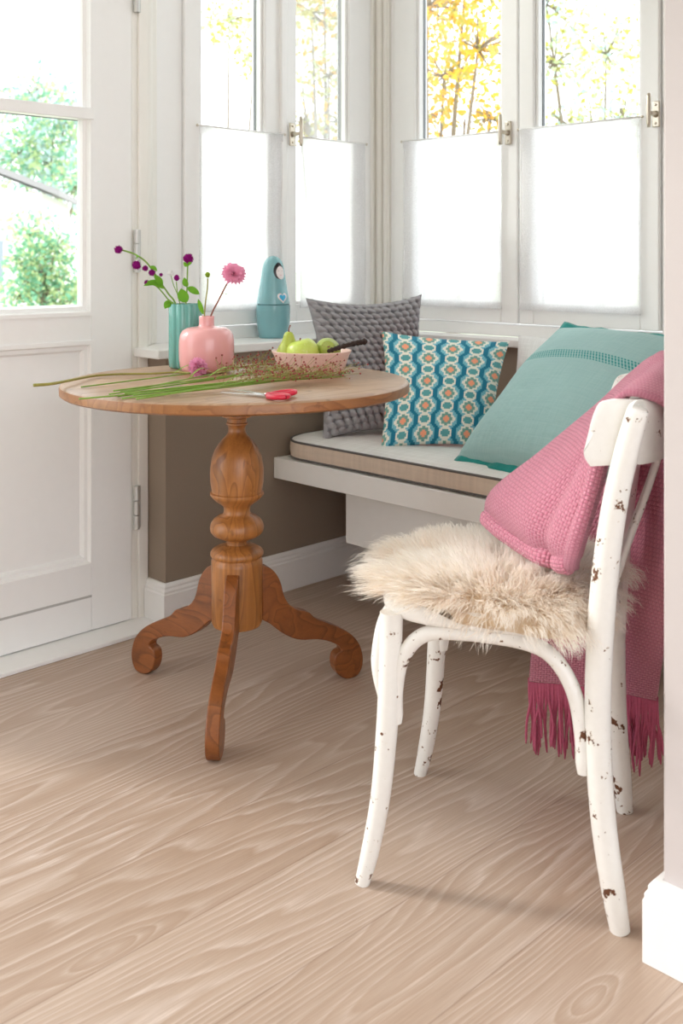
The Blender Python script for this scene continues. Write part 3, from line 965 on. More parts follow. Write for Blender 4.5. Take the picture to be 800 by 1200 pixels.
# bent hoop braces under the seat
def brace(pts, taper=False):
    P = pathST(pts, 8); n_ = len(P)
    rr = [.0125*(min(1, .3+.7*min(k, n_-1-k)/10) if taper else min(1, .8+.2*min(k, n_-1-k)/2)) for k in range(n_)]
    b = MB(); b.tube(P, rr, 16); b.build('brace', M['chair'], chair, auto=60)
brace([(.150,-.172,.265), (.150,-.172,.32), (.138,-.172,.375), (.105,-.172,.415), (.05,-.172,.427), (-.05,-.174,.427), (-.105,-.178,.412), (-.140,-.181,.365), (-.155,-.183,.30), (-.158,-.184,.235)])
brace([(.152,.172,.265), (.152,.172,.32), (.138,.172,.375), (.105,.172,.415), (.05,.172,.427), (-.05,.174,.427), (-.105,.178,.412), (-.140,.181,.365), (-.155,.183,.30), (-.158,.184,.235)])
brace([(.172,-.172,.285), (.184,-.162,.345), (.184,-.140,.40), (.182,-.10,.424), (.182,0,.427), (.182,.10,.424), (.184,.140,.40), (.184,.162,.345), (.172,.172,.285)], True)
# crest rail: curved yoke with lobed ends
cl = catmull([Vector((-.166,-.1945,0)), Vector((-.205,-.190,0)), Vector((-.240,-.175,0)), Vector((-.263,-.135,0)), Vector((-.280,-.07,0)), Vector((-.285,0,0)), Vector((-.280,.07,0)), Vector((-.263,.135,0)), Vector((-.240,.175,0)), Vector((-.205,.190,0)), Vector((-.166,.1945,0))], 8)
L = len(cl); P_out, P_in = [], []
vs, rowsO = [], []
nvz = 12
for i, p in enumerate(cl):
    tg = (cl[min(i+1, L-1)] - cl[max(i-1, 0)]).normalized(); nx = Vector((-tg.y, tg.x, 0))
    if nx.dot(p - Vector((0, 0, 0))) < 0: nx = -nx
    e = min(i, L-1-i)/8.0     # distance from the end in spans
    top = .822 - .012*max(0, 1-e)**1.5*1.0 - .030*max(0, 1-e*2.2)**2
    bot = .722 - .004*max(0, 1-e)
    for th in (.010, -.010):
        for q in range(nvz+1):
            v = q/nvz
            z = bot + (top-bot)*v
            lobe = 0
            if e < 1:    # lobed end: bulge at the upper part, notch below
                lobe = (.007*math.sin((v-.08)*6.4) )*(1-e)
            rr = th*(1 if 0 < q < nvz else .7)
            sgn = -1 if i < L/2 else 1
            pp = p + nx*rr + tg*sgn*lobe
            vs.append(C(pp.x, pp.y, z))
m2 = 2*(nvz+1); fs = []
ring = list(range(nvz+1)) + list(range(m2-1, nvz, -1))
for i in range(L-1):
    for q in range(len(ring)):
        a, c = ring[q], ring[(q+1) % len(ring)]
        fs.append((i*m2+a, i*m2+c, (i+1)*m2+c, (i+1)*m2+a))
fs.append(tuple(ring)[::-1]); fs.append(tuple((L-1)*m2+a for a in ring))
b = MB(); b.add(vs, fs); b.build('crest_rail', M['chair'], chair, auto=45)
for t in (-.05, .05):
    b = MB(); b.tube(pathST([(-.186, t*1.2, .462), (-.215, t*1.1, .56), (-.246, t, .65), (-.272, t, .735)], 6), .0058, 10)
    b.build('back_rod', M['chair'], chair)

# ---------------------------------------------------------------- sheepskin
rs = np.random.RandomState(4)
def skin_r(a):   # outline radius factor
    return 1 + .05*math.sin(3*a+1) + .035*math.sin(5*a+.4) + .025*math.sin(9*a)
def skin_pt(rho, a):
    """surface of the pelt: rho 0..1, angle a in (s,t)"""
    ca, sa = math.cos(a), math.sin(a)
    e = .7
    s = math.copysign(abs(ca)**e, ca)*.205*skin_r(a); t = math.copysign(abs(sa)**e, sa)*.205*skin_r(a)
    s, t = s*rho, t*rho
    x = s + .004; 
    z = .482 + .010*(1-rho**2) + .006*noise.noise(Vector((s*14, t*14, 1)))
    if rho > .9: z -= .018*((rho-.9)/.1)**2*(1.5 if t < 0 and s < .04 else .2)
    x = max(x, -.168 if abs(t) > .13 else -.2)
    return x, t, z
b = MB(); rows = []
NR, NA = 14, 80
for i in range(NR+1):
    rows.append([C(*skin_pt(max(.02, i/NR), 2*math.pi*k/NA)) for k in range(NA)])
vs = [p for r in rows for p in r]; fs = []
for i in range(NR):
    for j in range(NA): fs.append((i*NA+j, i*NA+(j+1)%NA, (i+1)*NA+(j+1)%NA, (i+1)*NA+j))
bot = [p - Vector((0,0,.006)) for p in rows[-1]]
nb = len(vs); vs += bot
for j in range(NA): fs.append((NR*NA+j, NR*NA+(j+1)%NA, nb+(j+1)%NA, nb+j))
fs.append(tuple(nb+j for j in range(NA))[::-1]); fs.append(tuple(range(NA)))
b.add(vs, fs)
NST, NCL = 30000, 1500
cl_rho = np.sqrt(rs.rand(NCL)); cl_a = rs.rand(NCL)*2*math.pi
cl_pts, cl_dir, cl_col, cl_len = [], [], [], []
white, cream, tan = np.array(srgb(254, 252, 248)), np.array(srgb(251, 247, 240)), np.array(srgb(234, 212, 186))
for rho, a in zip(cl_rho, cl_a):
    s, t, z = skin_pt(rho, a)
    flow = noise.noise(Vector((s*7, t*7, 5.0)))*1.6; flow2 = noise.noise(Vector((s*7+9, t*7, 8.0)))*1.2
    ca, sa = math.cos(a), math.sin(a)
    out = .25 + 1.25*rho**3
    upv = 1.0 - .75*rho**3
    dv = np.array([out*ca + flow*.45, out*sa + flow2*.45 - .15, upv])
    cl_pts.append((s, t, z)); cl_dir.append(dv/np.linalg.norm(dv))
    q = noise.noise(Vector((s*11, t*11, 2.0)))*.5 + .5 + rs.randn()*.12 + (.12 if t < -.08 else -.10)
    cl_col.append(min(1, max(0, q))); cl_len.append((.034 + .020*rs.rand())*(1 + .35*rho**4)*(.6 if s < -.14 else 1))
cl_pts = np.array(cl_pts); cl_dir = np.array(cl_dir)
SV, SF, SC = [], [], []
nbase = len(b.v)
hair_v = []; hair_f = []; hair_c = []
NSEG = 4
for k in range(NST):
    ci = rs.randint(NCL)
    for _ in range(3):
        rr = abs(rs.randn())*.012; an = rs.rand()*2*math.pi
        s, t = cl_pts[ci, 0] + rr*math.cos(an), cl_pts[ci, 1] + rr*math.sin(an)
        break
    z = cl_pts[ci, 2]
    root = np.array([s, t, z-.003])
    ln = cl_len[ci]*(.75 + .5*rs.rand())
    d = cl_dir[ci] + rs.randn(3)*.16; d /= np.linalg.norm(d)
    tip = cl_pts[ci] + cl_dir[ci]*cl_len[ci]
    rho = cl_rho[ci]*(.55 if (cl_pts[ci,0] > .06 and cl_pts[ci,1] < -.05) else 1)
    pts = []
    drop = .018*rho**3 + .006
    for q in range(NSEG+1):
        f = q/NSEG
        p = root + d*ln*f
        p = p*(1-.55*f*f) + (tip*1.0 + (root-cl_pts[ci])*.35 + d*ln*.1)*(.55*f*f)
        p = p + np.array([0, 0, -drop*f*f])
        wob = .0022*math.sin(f*7 + k)
        p[0] += wob; p[1] += .0018*math.cos(f*8 + k*1.7)
        pts.append(p)
    w0 = .00085
    side = np.array([rs.randn(), rs.randn(), rs.randn()*.3]); side /= np.linalg.norm(side)
    b0 = len(hair_v)
    for q in range(NSEG+1):
        w = w0*(1 - .8*q/NSEG)
        hair_v.append(pts[q] - side*w); hair_v.append(pts[q] + side*w)
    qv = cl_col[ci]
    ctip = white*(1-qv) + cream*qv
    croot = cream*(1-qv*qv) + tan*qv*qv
    for q in range(NSEG):
        hair_f.append((b0+2*q, b0+2*q+1, b0+2*q+3, b0+2*q+2))
        f = (q+.5)/NSEG
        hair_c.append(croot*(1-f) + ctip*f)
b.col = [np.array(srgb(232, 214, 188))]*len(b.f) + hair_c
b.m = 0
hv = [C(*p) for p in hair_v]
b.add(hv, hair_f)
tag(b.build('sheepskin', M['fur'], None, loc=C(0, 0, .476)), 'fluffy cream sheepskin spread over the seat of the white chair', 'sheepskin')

# ---------------------------------------------------------------- throw
throw = empty('throw_blanket', C(-.2, .1, .05), 'pink woven wool throw with fringe hanging over the chair back', 'blanket')
ctrl = [  # (near edge, middle, far edge) in chair coordinates, from the front bottom over the back to the rear bottom
    ((-.135,-.150,.545), (-.055,-.05,.535), (.050,.085,.555)),
    ((-.140,-.150,.575), (-.035,-.04,.590), (.035,.095,.605)),
    ((-.168,-.135,.665), (-.105,-.01,.690), (-.060,.120,.685)),
    ((-.190,-.140,.765), (-.180,.02,.775), (-.150,.140,.765)),
    ((-.210,-.176,.823), (-.235,.03,.835), (-.205,.150,.822)),
    ((-.250,-.180,.827), (-.275,.04,.862), (-.245,.165,.848)),
    ((-.292,-.152,.795), (-.310,.06,.810), (-.270,.190,.805)),
    ((-.316,-.095,.690), (-.300,.12,.690), (-.205,.235,.690)),
    ((-.300,.060,.550), (-.260,.19,.540), (-.120,.250,.530)),
    ((-.280,.150,.400), (-.190,.236,.390), (-.050,.252,.380)),
    ((-.262,.212,.280), (-.150,.246,.280), (-.015,.250,.270)),
    ((-.252,.222,.200), (-.140,.243,.200), (-.008,.248,.195)),
]
NU, NSP = 28, 9
colsP = []
for e in range(3): colsP.append(catmull([Vector(r[e]) for r in ctrl], NSP))
NVV = len(colsP[0]); P = []
for i in range(NU+1):
    u = i/NU; col = []
    for j in range(NVV):
        a, m_, c = colsP[0][j], colsP[1][j], colsP[2][j]
        l0 = 2*(u-.5)*(u-1); l1 = 4*u*(1-u); l2 = 2*u*(u-.5)
        p = a*l0 + m_*l1 + c*l2
        v = j/(NVV-1)
        amp = .010*math.sin(math.pi*min(1, v*1.1)) + .003
        fold = math.sin(u*9 + v*3)*amp*.6 + math.sin(u*17 - v*5)*amp*.25
        # small folds perpendicular to the sheet, roughly along s-forward / z
        if .34 < v < .54: fold *= min(1, u*3)
        if .40 < v < .52: dirv = Vector((0, 0, 1))
        elif v <= .40: dirv = Vector((.8, -.5, .15))
        else: dirv = Vector((-.3, .9, 0))
        groove = -.022*math.exp(-((u-.26-.1*v)/.075)**2)*max(0, 1-v/.34) if v < .34 else 0
        q = p + dirv*(max(fold, -.004) + groove)
        col.append(C(q.x, q.y, q.z))
    P.append(col)
b = MB(); b.grid(P)
ulen = 0.31/.0062; vlen = sum((colsP[1][j+1]-colsP[1][j]).length for j in range(NVV-1))/.0062
b.uv = [(i/NU*ulen, j/(NVV-1)*vlen) for i in range(NU+1) for j in range(NVV)]
cloth = b.build('woven_cloth', M['throw'], throw, solid=.009)
# front hem folded under: a soft rolled edge
b = MB(); hem = [P[i][0] for i in range(NU+1)]
b.tube([p + Vector((0, 0, .004)) for p in hem], [.008] + [.017]*(NU-1) + [.010], 14)
b.uv = [((k//14)*1.6, (k % 14)*1.1) for k in range(len(b.v))]
b.build('folded_hem', M['throw'], throw)
b = MB()
hp = catmull([P[0][0], P[0][5], P[0][12], P[0][20], P[0][28], P[0][34]], 6)
b.tube(hp, [.013]*8 + [.015]*(len(hp)-12) + [.008]*4, 12)
b.uv = [((k//12)*2.6, (k % 12)*1.1) for k in range(len(b.v))]
b.build('rolled_edge', M['throw'], throw)
b = MB()
rnd = random.Random(11)
for i in range(96):
    u = i/95*NU; i0 = min(int(u), NU-1); f = u-i0
    p = P[i0][-1]*(1-f) + P[i0+1][-1]*f
    ln = .105 + rnd.random()*.045
    sw = Vector((rnd.uniform(-.014, .014), rnd.uniform(-.014, .014), 0))
    pts = [p + Vector((0,0,.006)), p + sw*.2 + Vector((0,0,-.3*ln)), p + sw*.7 + Vector((rnd.uniform(-.004,.004), rnd.uniform(-.004,.004), -.65*ln)), p + sw + Vector((0,0,-ln))]
    b.tube(catmull(pts, 4), [.0030]*4 + [.0029]*4 + [.0026]*4 + [.0014], 7)
tag(b.build('fringe', M['fringe'], throw), kind='stuff')

# ---------------------------------------------------------------- things on the table
def at_table(px, py, dz=0.0): return pixz(px, py, ZTOP + dz)
ZT0 = ZTOP + .0005

# fluted green vase
GV = W((217-400)/FPX*2.745, 2.745, ZT0)
b = MB()
flute = lambda a, z: 1 + .10*abs(math.sin(a*5)) - .06
b.lathe(GV, [(.0, 0), (.036, 0), (.040, .003), (.0415, .02), (.0415, .163), (.0405, .167), (.038, .167), (.0365, .160), (.0355, .03), (.0, .022)], 144, closed=False, radf=flute)
tag(b.build('fluted_vase', M['green_glaze'], None, loc=GV, auto=50), 'tall fluted sea-green vase with purple flowers, behind the pink vase', 'vase')
# pink vase
PV = W((242-400)/FPX*2.645, 2.645, ZT0)
b = MB()
b.lathe(PV, [(.0, 0), (.052, 0), (.061, .004), (.0665, .014), (.069, .032), (.0695, .060), (.069, .080), (.0665, .094), (.060, .105), (.048, .1115), (.030, .1135), (.0215, .1145), (.0195, .117), (.0190, .122), (.0188, .134), (.0195, .139), (.0185, .1405), (.0165, .139), (.0160, .125), (.016, .10), (.0, .098)], 72, closed=False)
tag(b.build('pink_vase', M['pink_glaze'], None, loc=PV, auto=60), 'squat pink glazed bottle vase holding one pink dahlia and a bud', 'vase')

def leafblade(b, base, tip, width, up=Vector((0,0,1)), n=6):
    base, tip = Vector(base), Vector(tip); ax = tip-base
    side = ax.cross(up).normalized(); nn_ = side.cross(ax).normalized()
    L = []
    for i in range(n+1):
        t = i/n; w = width*math.sin(math.pi*min(1, t*.9+.06))**.8 if i < n else .0002
        c = base + ax*t + nn_*(.12*ax.length*math.sin(math.pi*t))
        L.append([c - side*w*.5 + nn_*w*.18, c, c + side*w*.5 + nn_*w*.18])
    b.grid(L)

def pompom(b, c, r, petals=70, seed=1, pw=.35):
    rnd = random.Random(seed); c = Vector(c)
    for i in range(petals):
        z = 1 - 2*(i+.5)/petals; a = i*2.39996
        d = Vector((math.sqrt(1-z*z)*math.cos(a), math.sqrt(1-z*z)*math.sin(a), z))
        leafblade(b, c + d*r*.45, c + d*r*(1+.12*rnd.random()), r*pw, Vector((rnd.random()-.5, rnd.random()-.5, rnd.random()-.5)), 2)

def stemtube(name, pts, rad, mat, parent, n=6):
    b = MB(); P = catmull(pts, n); b.tube(P, rad, 8); return b.build(name, mat, parent)

DG = 2.735
# long purple spray leaning left
root = empty('purple_flower_spray', GV + Vector((0, 0, .024)), 'purple globe flower spray leaning left out of the fluted green vase', 'flower')
stemtube('stem', [GV + Vector((.004, .006, .03)), pix(207, 360, DG), pix(197, 344, DG), pix(186, 328, DG), pix(172, 308, DG), pix(158, 298, DG), pix(143, 293, DG)], .0022, M['stem'], root)
stemtube('stem', [GV + Vector((-.006, .0, .03)), pix(204, 362, DG-.01), pix(196, 350, DG-.01), pix(187, 339, DG-.01), pix(178, 331, DG-.01)], .0018, M['stem'], root)
for i, (x, y, r) in enumerate([(138.7,292.5,5.0),(160,310.5,5.6),(170,314.5,3.6),(178,319.5,4.2),(172,331,3.2),(188.6,322,2.2)]):
    b = MB(); b.ball(pix(x, y, DG-.004), r*DG/FPX*.8, 10, 8); pompom(b, pix(x, y, DG-.004), r*DG/FPX*1.05, 60, i); b.build('flower_head', M['purple'], root)
b = MB()
for (x0,y0,x1,y1,w) in [(192,338,172,330,.020),(190,336,180,322,.018),(188,333,168,335,.014),(200,352,193,362,.018),(203,354,196,361,.014),(160,304,163,300,.012),(176,312,184,318,.012)]:
    leafblade(b, pix(x0,y0,DG), pix(x1,y1,DG-.012), w, Vector((.6,-.5,.6)))
b.build('leaves', M['leaf'], root)
# upright purple
root = empty('purple_globe_flower', GV + Vector((.012, .01, .024)), 'single upright purple globe flower at the right of the fluted green vase', 'flower')
stemtube('stem', [GV + Vector((.012, .010, .03)), pix(218, 358, DG), pix(219, 340, DG), pix(219.5, 322, DG), pix(220, 308, DG)], .0019, M['stem'], root)
b = MB(); b.ball(pix(220.6, 303, DG), 6.2*DG/FPX*.8, 12, 8); pompom(b, pix(220.6, 303, DG), 6.4*DG/FPX, 90, 21); b.build('flower_head', M['purple'], root)
b = MB()
for (x0,y0,x1,y1,w) in [(218,354,212,338,.030),(219,336,216,325,.016),(220,337,234,345,.018),(219,312,215,307,.010),(220,311,225,308,.010)]:
    leafblade(b, pix(x0,y0,DG), pix(x1,y1,DG-.012), w, Vector((.5,-.7,.3)))
b.build('leaves', M['leaf'], root)
# small buds with a white blossom
root = empty('white_blossom_stem', GV + Vector((.0, .014, .024)), 'thin stem with a small purple bud and a white blossom, middle of the green vase', 'flower')
stemtube('stem', [GV + Vector((.0, .014, .03)), pix(211, 358, DG+.01), pix(208, 345, DG+.01), pix(206.5, 330, DG+.01)], .0013, M['stem'], root)
stemtube('stem', [pix(208, 345, DG+.01), pix(203, 333, DG+.01), pix(200.5, 323, DG+.01)], .0011, M['stem'], root)
b = MB(); b.ball(pix(207, 325.6, DG+.01), 3.4*DG/FPX, 10, 8, (.9,.9,1.1)); pompom(b, pix(207, 325.6, DG+.01), 3.6*DG/FPX, 40, 5); b.build('flower_head', M['purple'], root)
b = MB(); pompom(b, pix(200, 320, DG+.01), 4.2*DG/FPX, 36, 6, .8); b.build('blossom', M['whitepetal'], root)

# dahlia + bud in the pink vase
DP = 2.645
def dahlia(b, c, axis, r, layers=((1.0, 20, .05), (.97, 20, .32), (.86, 16, .6), (.66, 13, .9), (.46, 9, 1.15), (.28, 6, 1.35)), seed=0, wid=.40):
    rnd = random.Random(seed); axis = Vector(axis).normalized()
    e1 = axis.orthogonal().normalized(); e2 = axis.cross(e1)
    for li, (rr, nn_, tilt) in enumerate(layers):
        for k in range(nn_):
            a = 2*math.pi*(k + .5*(li % 2) + rnd.uniform(-.12,.12))/nn_
            out = e1*math.cos(a) + e2*math.sin(a)
            ti = tilt + rnd.uniform(-.12,.12)
            dirp = (out*math.cos(ti) + axis*math.sin(ti))
            c0 = Vector(c) + axis*(.02*li*r)
            leafblade(b, c0 + out*r*.06, c0 + dirp*r*rr*rnd.uniform(.9,1.05), r*wid, axis, 4)
root = empty('pink_dahlia', PV + Vector((.004, .002, .101)), 'pink dahlia bloom on a reddish stem in the pink vase', 'flower')
stemtube('stem', [PV + Vector((.004, .002, .105)), pix(247.5, 369, DP), pix(256, 352, DP-.01), pix(264, 336, DP-.02), pix(271, 324, DP-.02)], .0021, M['stem_red'], root)
b = MB(); dahlia(b, pix(273, 322, DP-.02), W(.25, -.80, .55), .034, seed=2); b.build('flower_head', M['pinkpetal'], root)
b = MB(); leafblade(b, pix(260, 345, DP-.01), pix(266, 345.5, DP-.02), .006); b.build('leaf', M['leaf'], root)
root = empty('green_flower_bud', PV + Vector((-.006, -.002, .101)), 'closed green flower bud on a thin upright stem in the pink vase', 'flower')
stemtube('stem', [PV + Vector((-.006, -.002, .105)), pix(239.5, 369, DP), pix(241, 352, DP), pix(243, 337, DP), pix(243.4, 326, DP)], .0017, M['stem_olive'], root)
b = MB(); b.ball(pix(243.3, 322, DP), .0065, 10, 8, (1,1,1.1)); dahlia(b, pix(243.3, 324, DP), (0,0,1), .011, ((1,8,.5),(.9,7,.9),(.8,5,1.2)), 3); b.build('flower_bud', M['bud'], root)
b = MB(); leafblade(b, pix(238, 368, DP), pix(232, 350, DP-.01), .012, Vector((.6,-.6,.2))); b.build('leaf', M['leaf'], root)

# loose pink flower on its long stem, reaching past the table edge
root = empty('cut_pink_flower', at_table(180, 439, .002), 'cut pink flower lying in front of the pink vase, its long stem overhanging the table', 'flower')
fp = [pixz(230, 437.5, ZTOP+.006), pixz(205, 436.5, ZTOP+.005), pixz(175, 438, ZTOP+.0045), pixz(140, 438.5, ZTOP+.0045), pixz(110, 440.5, ZTOP+.006), pixz(88, 444.5, ZTOP+.010), pixz(62, 449.5, ZTOP+.013), pixz(39.5, 451.5, ZTOP+.014)]
b = MB(); PP = catmull(fp, 6); b.tube(PP, interp([.0024,.0024,.0025,.0026,.0028,.0031,.0033,.0034], 6), 10); b.build('stem', M['stem_olive'], root)
fc = pixz(232, 441, ZTOP+.0) + Vector((0,0,.026))
b = MB(); pompom(b, fc + W(0,0,-.004), .022, 90, 8, .75); dahlia(b, fc + W(0,0,-.004), W(.1,-.9,.35), .027, ((1,12,.1),(.95,12,.4),(.8,10,.8),(.6,8,1.1),(.4,6,1.4)), 8, .5); b.build('flower_head', M['pinkpetal2'], root)

# bundle of seed-head stems
rnd = random.Random(5)
starts = [(95,453.5),(92.5,467.5),(128,462),(133,458),(138,464.5),(141,459),(143,467),(146,461),(150,466),(152,457.5),(156,463),(160,467.5)]
ends = [(330,425.5),(405,441),(345,432),(372,428),(398,433),(322,437),(410,437),(356,440),(384,443),(300,429),(338,444.5),(372,437)]
desc = ['longest, tip nearest the table rim at left','lowest stem, cut end on the front rim','','','','','','','','','','']
for i, ((x0, y0), (x1, y1)) in enumerate(zip(starts, ends)):
    lift = .003 + .004*(i % 4)
    A = pixz(x0, y0, ZTOP+lift); Bp = pixz(x1, y1, ZTOP+lift+.004)
    mid = A.lerp(Bp, .5) + Vector((rnd.uniform(-.01,.01), rnd.uniform(-.01,.01), .002))
    q3 = A.lerp(Bp, .75) + Vector((rnd.uniform(-.006,.006), rnd.uniform(-.006,.006), .003))
    lab = ('green cut stem with tiny reddish seed heads in the bundle lying on the round table' if i > 1 else
           ('seed-head stem whose cut end lies furthest back at the table\'s left side' if i == 0 else 'seed-head stem whose cut end lies nearest the table\'s front left rim'))
    root = empty('seed_head_stem', A, lab, 'stem', 'cut seed-head stems bundled on the table' if i > 1 else None)
    if i > 1: root['group'] = 'cut seed-head stems bundled on the table'
    P_ = catmull([A, mid, q3, Bp], 8)
    b = MB(); b.tube(P_, [.0017 - .0010*k/(len(P_)-1) for k in range(len(P_))], 8)
    if i % 3 == 0: leafblade(b, P_[6], P_[6] + (P_[9]-P_[6])*1.2 + Vector((0,0,.012)), .006)
    b.build('stalk', M['stem'], root)
    sb, tb = MB(), MB()
    ax_ = (Bp-A).normalized(); sd = ax_.cross(Vector((0,0,1)))
    for k in range(46):
        f = .42 + .58*rnd.random()**.8
        base = P_[min(len(P_)-1, int(f*(len(P_)-1)))]
        tip = base + ax_*rnd.uniform(.01,.06) + sd*rnd.gauss(0,.034) + Vector((0,0,abs(rnd.gauss(0,.017))))
        tip.z = max(tip.z, ZTOP+.0025)
        tb.tube([base, base.lerp(tip, .6)+Vector((0,0,.002)), tip], .00045, 4)
        sb.ball(tip, rnd.uniform(.0016, .0027), 6, 4)
    tb.build('seed_branchlets', M['stem_olive'], root)
    tag(sb.build('seeds', M['seed'], root), kind='stuff')

# scissors
SC0 = pixz(312, 463.5, ZTOP+.004)
scis = empty('scissors', SC0, 'scissors with red handles lying open near the table edge', 'scissors')
def blade(p0, p1, w, dz):
    p0, p1 = Vector(p0), Vector(p1); ax = p1-p0; sd = ax.cross(Vector((0,0,1))).normalized()
    b = MB(); pts = [p0 - sd*w, p0 + sd*w*.6, p0+ax*.5 + sd*w*.55, p1, p0+ax*.5 - sd*w*.9]
    b.prism([p + Vector((0,0,dz)) for p in pts], (0,0,.0016)); b.build('blade', M['steel'], scis, smooth=False)
blade(SC0, pixz(258, 460.0, ZTOP+.004), .006, 0.0); blade(SC0, pixz(270, 457.5, ZTOP+.004), .006, .002)
b = MB(); b.tube([SC0 + Vector((0,0,-.001)), SC0 + Vector((0,0,.0055))], .004, 12); b.build('pivot', M['steel'], scis)
def loop(c, ax, la, lb, attach):
    c = Vector(c); ax = Vector(ax).normalized(); sd = ax.cross(Vector((0,0,1)))
    b = MB(); pts = []
    for k in range(25):
        a = 2*math.pi*k/24
        pts.append(c + ax*la*math.cos(a) + sd*lb*math.sin(a)*(1+.2*math.cos(a)))
    b.tube(pts, .0055, 10, cap=False)
    b.tube([Vector(attach), c - ax*la], [.004, .006], 10); b.build('handle', M['red'], scis)
h1, h2 = pixz(325, 464.5, ZTOP+.0065), pixz(331, 461.0, ZTOP+.0075)
loop(h1, h1-SC0 + Vector((.001, .0, 0)), .026, .017, SC0 + Vector((0,0,.002)))
loop(h2, h2-SC0, .026, .016, SC0 + Vector((0,0,.003)))

# fruit bowl
FB = W((365-400)/FPX*2.60, 2.60, ZT0)
b = MB()
b.lathe(FB, [(.0, 0), (.074, 0), (.078, .002), (.082, .012), (.0935, .047), (.0985, .055), (.0990, .058), (.0970, .0585), (.092, .049), (.080, .014), (.074, .006), (.0, .005)], 72, closed=False)
tag(b.build('fruit_bowl', M['bowl'], None, loc=FB, auto=60), 'shallow speckled pale pink bowl full of green fruit', 'bowl')
def fruit(name, c, prof, mat, label, cat, lean, stem, rad=1.0):
    root = empty(name, c, label, cat)
    b = MB(); rot = Matrix.Rotation(lean[1], 3, Vector(lean[0]))
    m = MB(); m.lathe((0,0,0), [(r*1.1, z*1.1) for r, z in prof], 28, closed=False, radf=lambda a, z: 1+.02*math.sin(2*a+1))
    b.add([Vector(c) + rot @ p for p in m.v], m.f); b.build('flesh', mat, root)
    s = MB(); top = prof[-1][1]*1.1
    s.tube([Vector(c) + rot @ Vector(q) for q in ((0,0,top-.004), (.001,0,top+stem*.5), (.004,.002,top+stem))], [.0018,.0013,.002], 8); s.build('stalk', M['stem_red'], root)
pearprof = [(.0005,0),(.012,.001),(.022,.006),(.028,.015),(.030,.025),(.0285,.037),(.0235,.049),(.0175,.059),(.0135,.068),(.0115,.076),(.0085,.082),(.004,.0845),(.0005,.084)]
rd = lambda x, y: W(FB_r + x, FB_d + y, 0)
FB_r, FB_d = (365-400)/FPX*2.60, 2.60
def inb(x, y, z): return W(FB_r+x, FB_d+y, ZTOP+z)
fruit('pear', inb(-.056, .004, .014), pearprof, M['pear'], 'upright green pear with a stalk at the left of the fruit bowl', 'pear', ((1,1,0), .18), .018)
appleprof = [(.0005,.006),(.010,.001),(.022,.003),(.032,.014),(.0365,.029),(.0365,.042),(.031,.056),(.021,.064),(.010,.0645),(.003,.060),(.0005,.058)]
fruit('apple', inb(-.012, -.020, .016), appleprof, M['apple'], 'round pale green apple in the middle front of the fruit bowl', 'apple', ((1,-1,0), .25), .012)
fruit('pear', inb(.040, .024, .050), [(r*.98, z*.72) for r, z in pearprof[:9]] + [(.012,.048),(.0005,.048)], M['pear2'], 'russet-tipped green pear lying at the right of the fruit bowl', 'pear', ((1,1,0), 1.2), .006)
# dark seed stick resting on the rim
b = MB(); A, Bp = inb(.040, -.045, .060), inb(.137, .02, .080)
P_ = catmull([A, A.lerp(Bp,.3)+Vector((0,0,.002)), A.lerp(Bp,.7)+Vector((0,0,.002)), Bp], 10)
b.tube(P_, [(.0050 + .0022*k/len(P_) + .0012*math.sin(k*2.1) + .0006*math.sin(k*5))*(.55 if k in (0, len(P_)-1) else 1) for k in range(len(P_))], 12)
tag(b.build('seed_pod', M['twig'], None), 'dark brown knobbly seed pod sticking out over the rim of the fruit bowl', 'seed pod')

# ---------------------------------------------------------------- doll jar on the sill
DC = W(-.065*3.375, 3.375, .7835)
doll = empty('matryoshka_jar', DC, 'turquoise ceramic nesting doll jar with a blue heart on the window sill', 'jar')
pd = 3.375/FPX
dp = [(0,300),(4,300.8),(7.5,303),(10.2,306.5),(12,311),(13.2,317),(14.2,324),(15.6,332),(17.2,341),(18.8,350),(19.7,356.2)]
dp2 = [(20.0,357.6),(20.1,364),(19.8,372),(19.2,380),(18.2,388),(17.0,394.5),(16.2,396.2),(0,396.4)]
zz = lambda y: (395.8-y)*pd
b = MB(); b.lathe(DC, [(r*pd, max(0, zz(y))) for r, y in dp[::-1]], 56, closed=False); b.build('lid', M['doll'], doll)
b = MB(); b.lathe(DC, [(r*pd, max(0, zz(y))) for r, y in dp2[::-1]] + [(18.5*pd, zz(356.6)), (0, zz(356.6))], 56, closed=False); b.build('base', M['doll'], doll, auto=50)
full = sorted([(zz(y), r*pd) for r, y in dp + dp2])
def drad(z): return float(np.interp(z, [f[0] for f in full], [f[1] for f in full]))
FA = math.atan2(-1, 1) + math.radians(45)      # facing the viewer's right
view = math.atan2((W(0,-1,0)).y, (W(0,-1,0)).x)
FA = view + math.radians(40)
def decal(name, mat, poly, off, parent):
    """poly: outline of (angle*radius, height) around the facing direction"""
    n = len(poly); cx = sum(p[0] for p in poly)/n; cy = sum(p[1] for p in poly)/n
    vs, fs = [], []
    rings = 5
    for q in range(rings+1):
        f = q/rings
        for (x, y) in poly:
            xx, yy = cx+(x-cx)*f, cy+(y-cy)*f
            r = drad(yy) + off*(1 if q < rings else -.2)
            a = FA + xx/max(.02, drad(cy))
            vs.append(DC + Vector((r*math.cos(a), r*math.sin(a), yy)))
    for q in range(rings):
        for k in range(n):
            k2 = (k+1) % n; fs.append((q*n+k, q*n+k2, (q+1)*n+k2, (q+1)*n+k))
    b = MB(); b.add(vs, fs); return b.build(name, mat, parent)
ell = lambda cx, cy, a, c, n=28: [(cx+a*math.cos(2*math.pi*k/n), cy+c*math.sin(2*math.pi*k/n)) for k in range(n)]
zf = zz(318)
hair = decal('hair', M['doll_black'], ell(-.0025, zf+.001, .0205, .0275), .0006, doll)
face = decal('face', M['doll_face'], ell(.0015, zf-.004, .0175, .0225), .0014, doll)
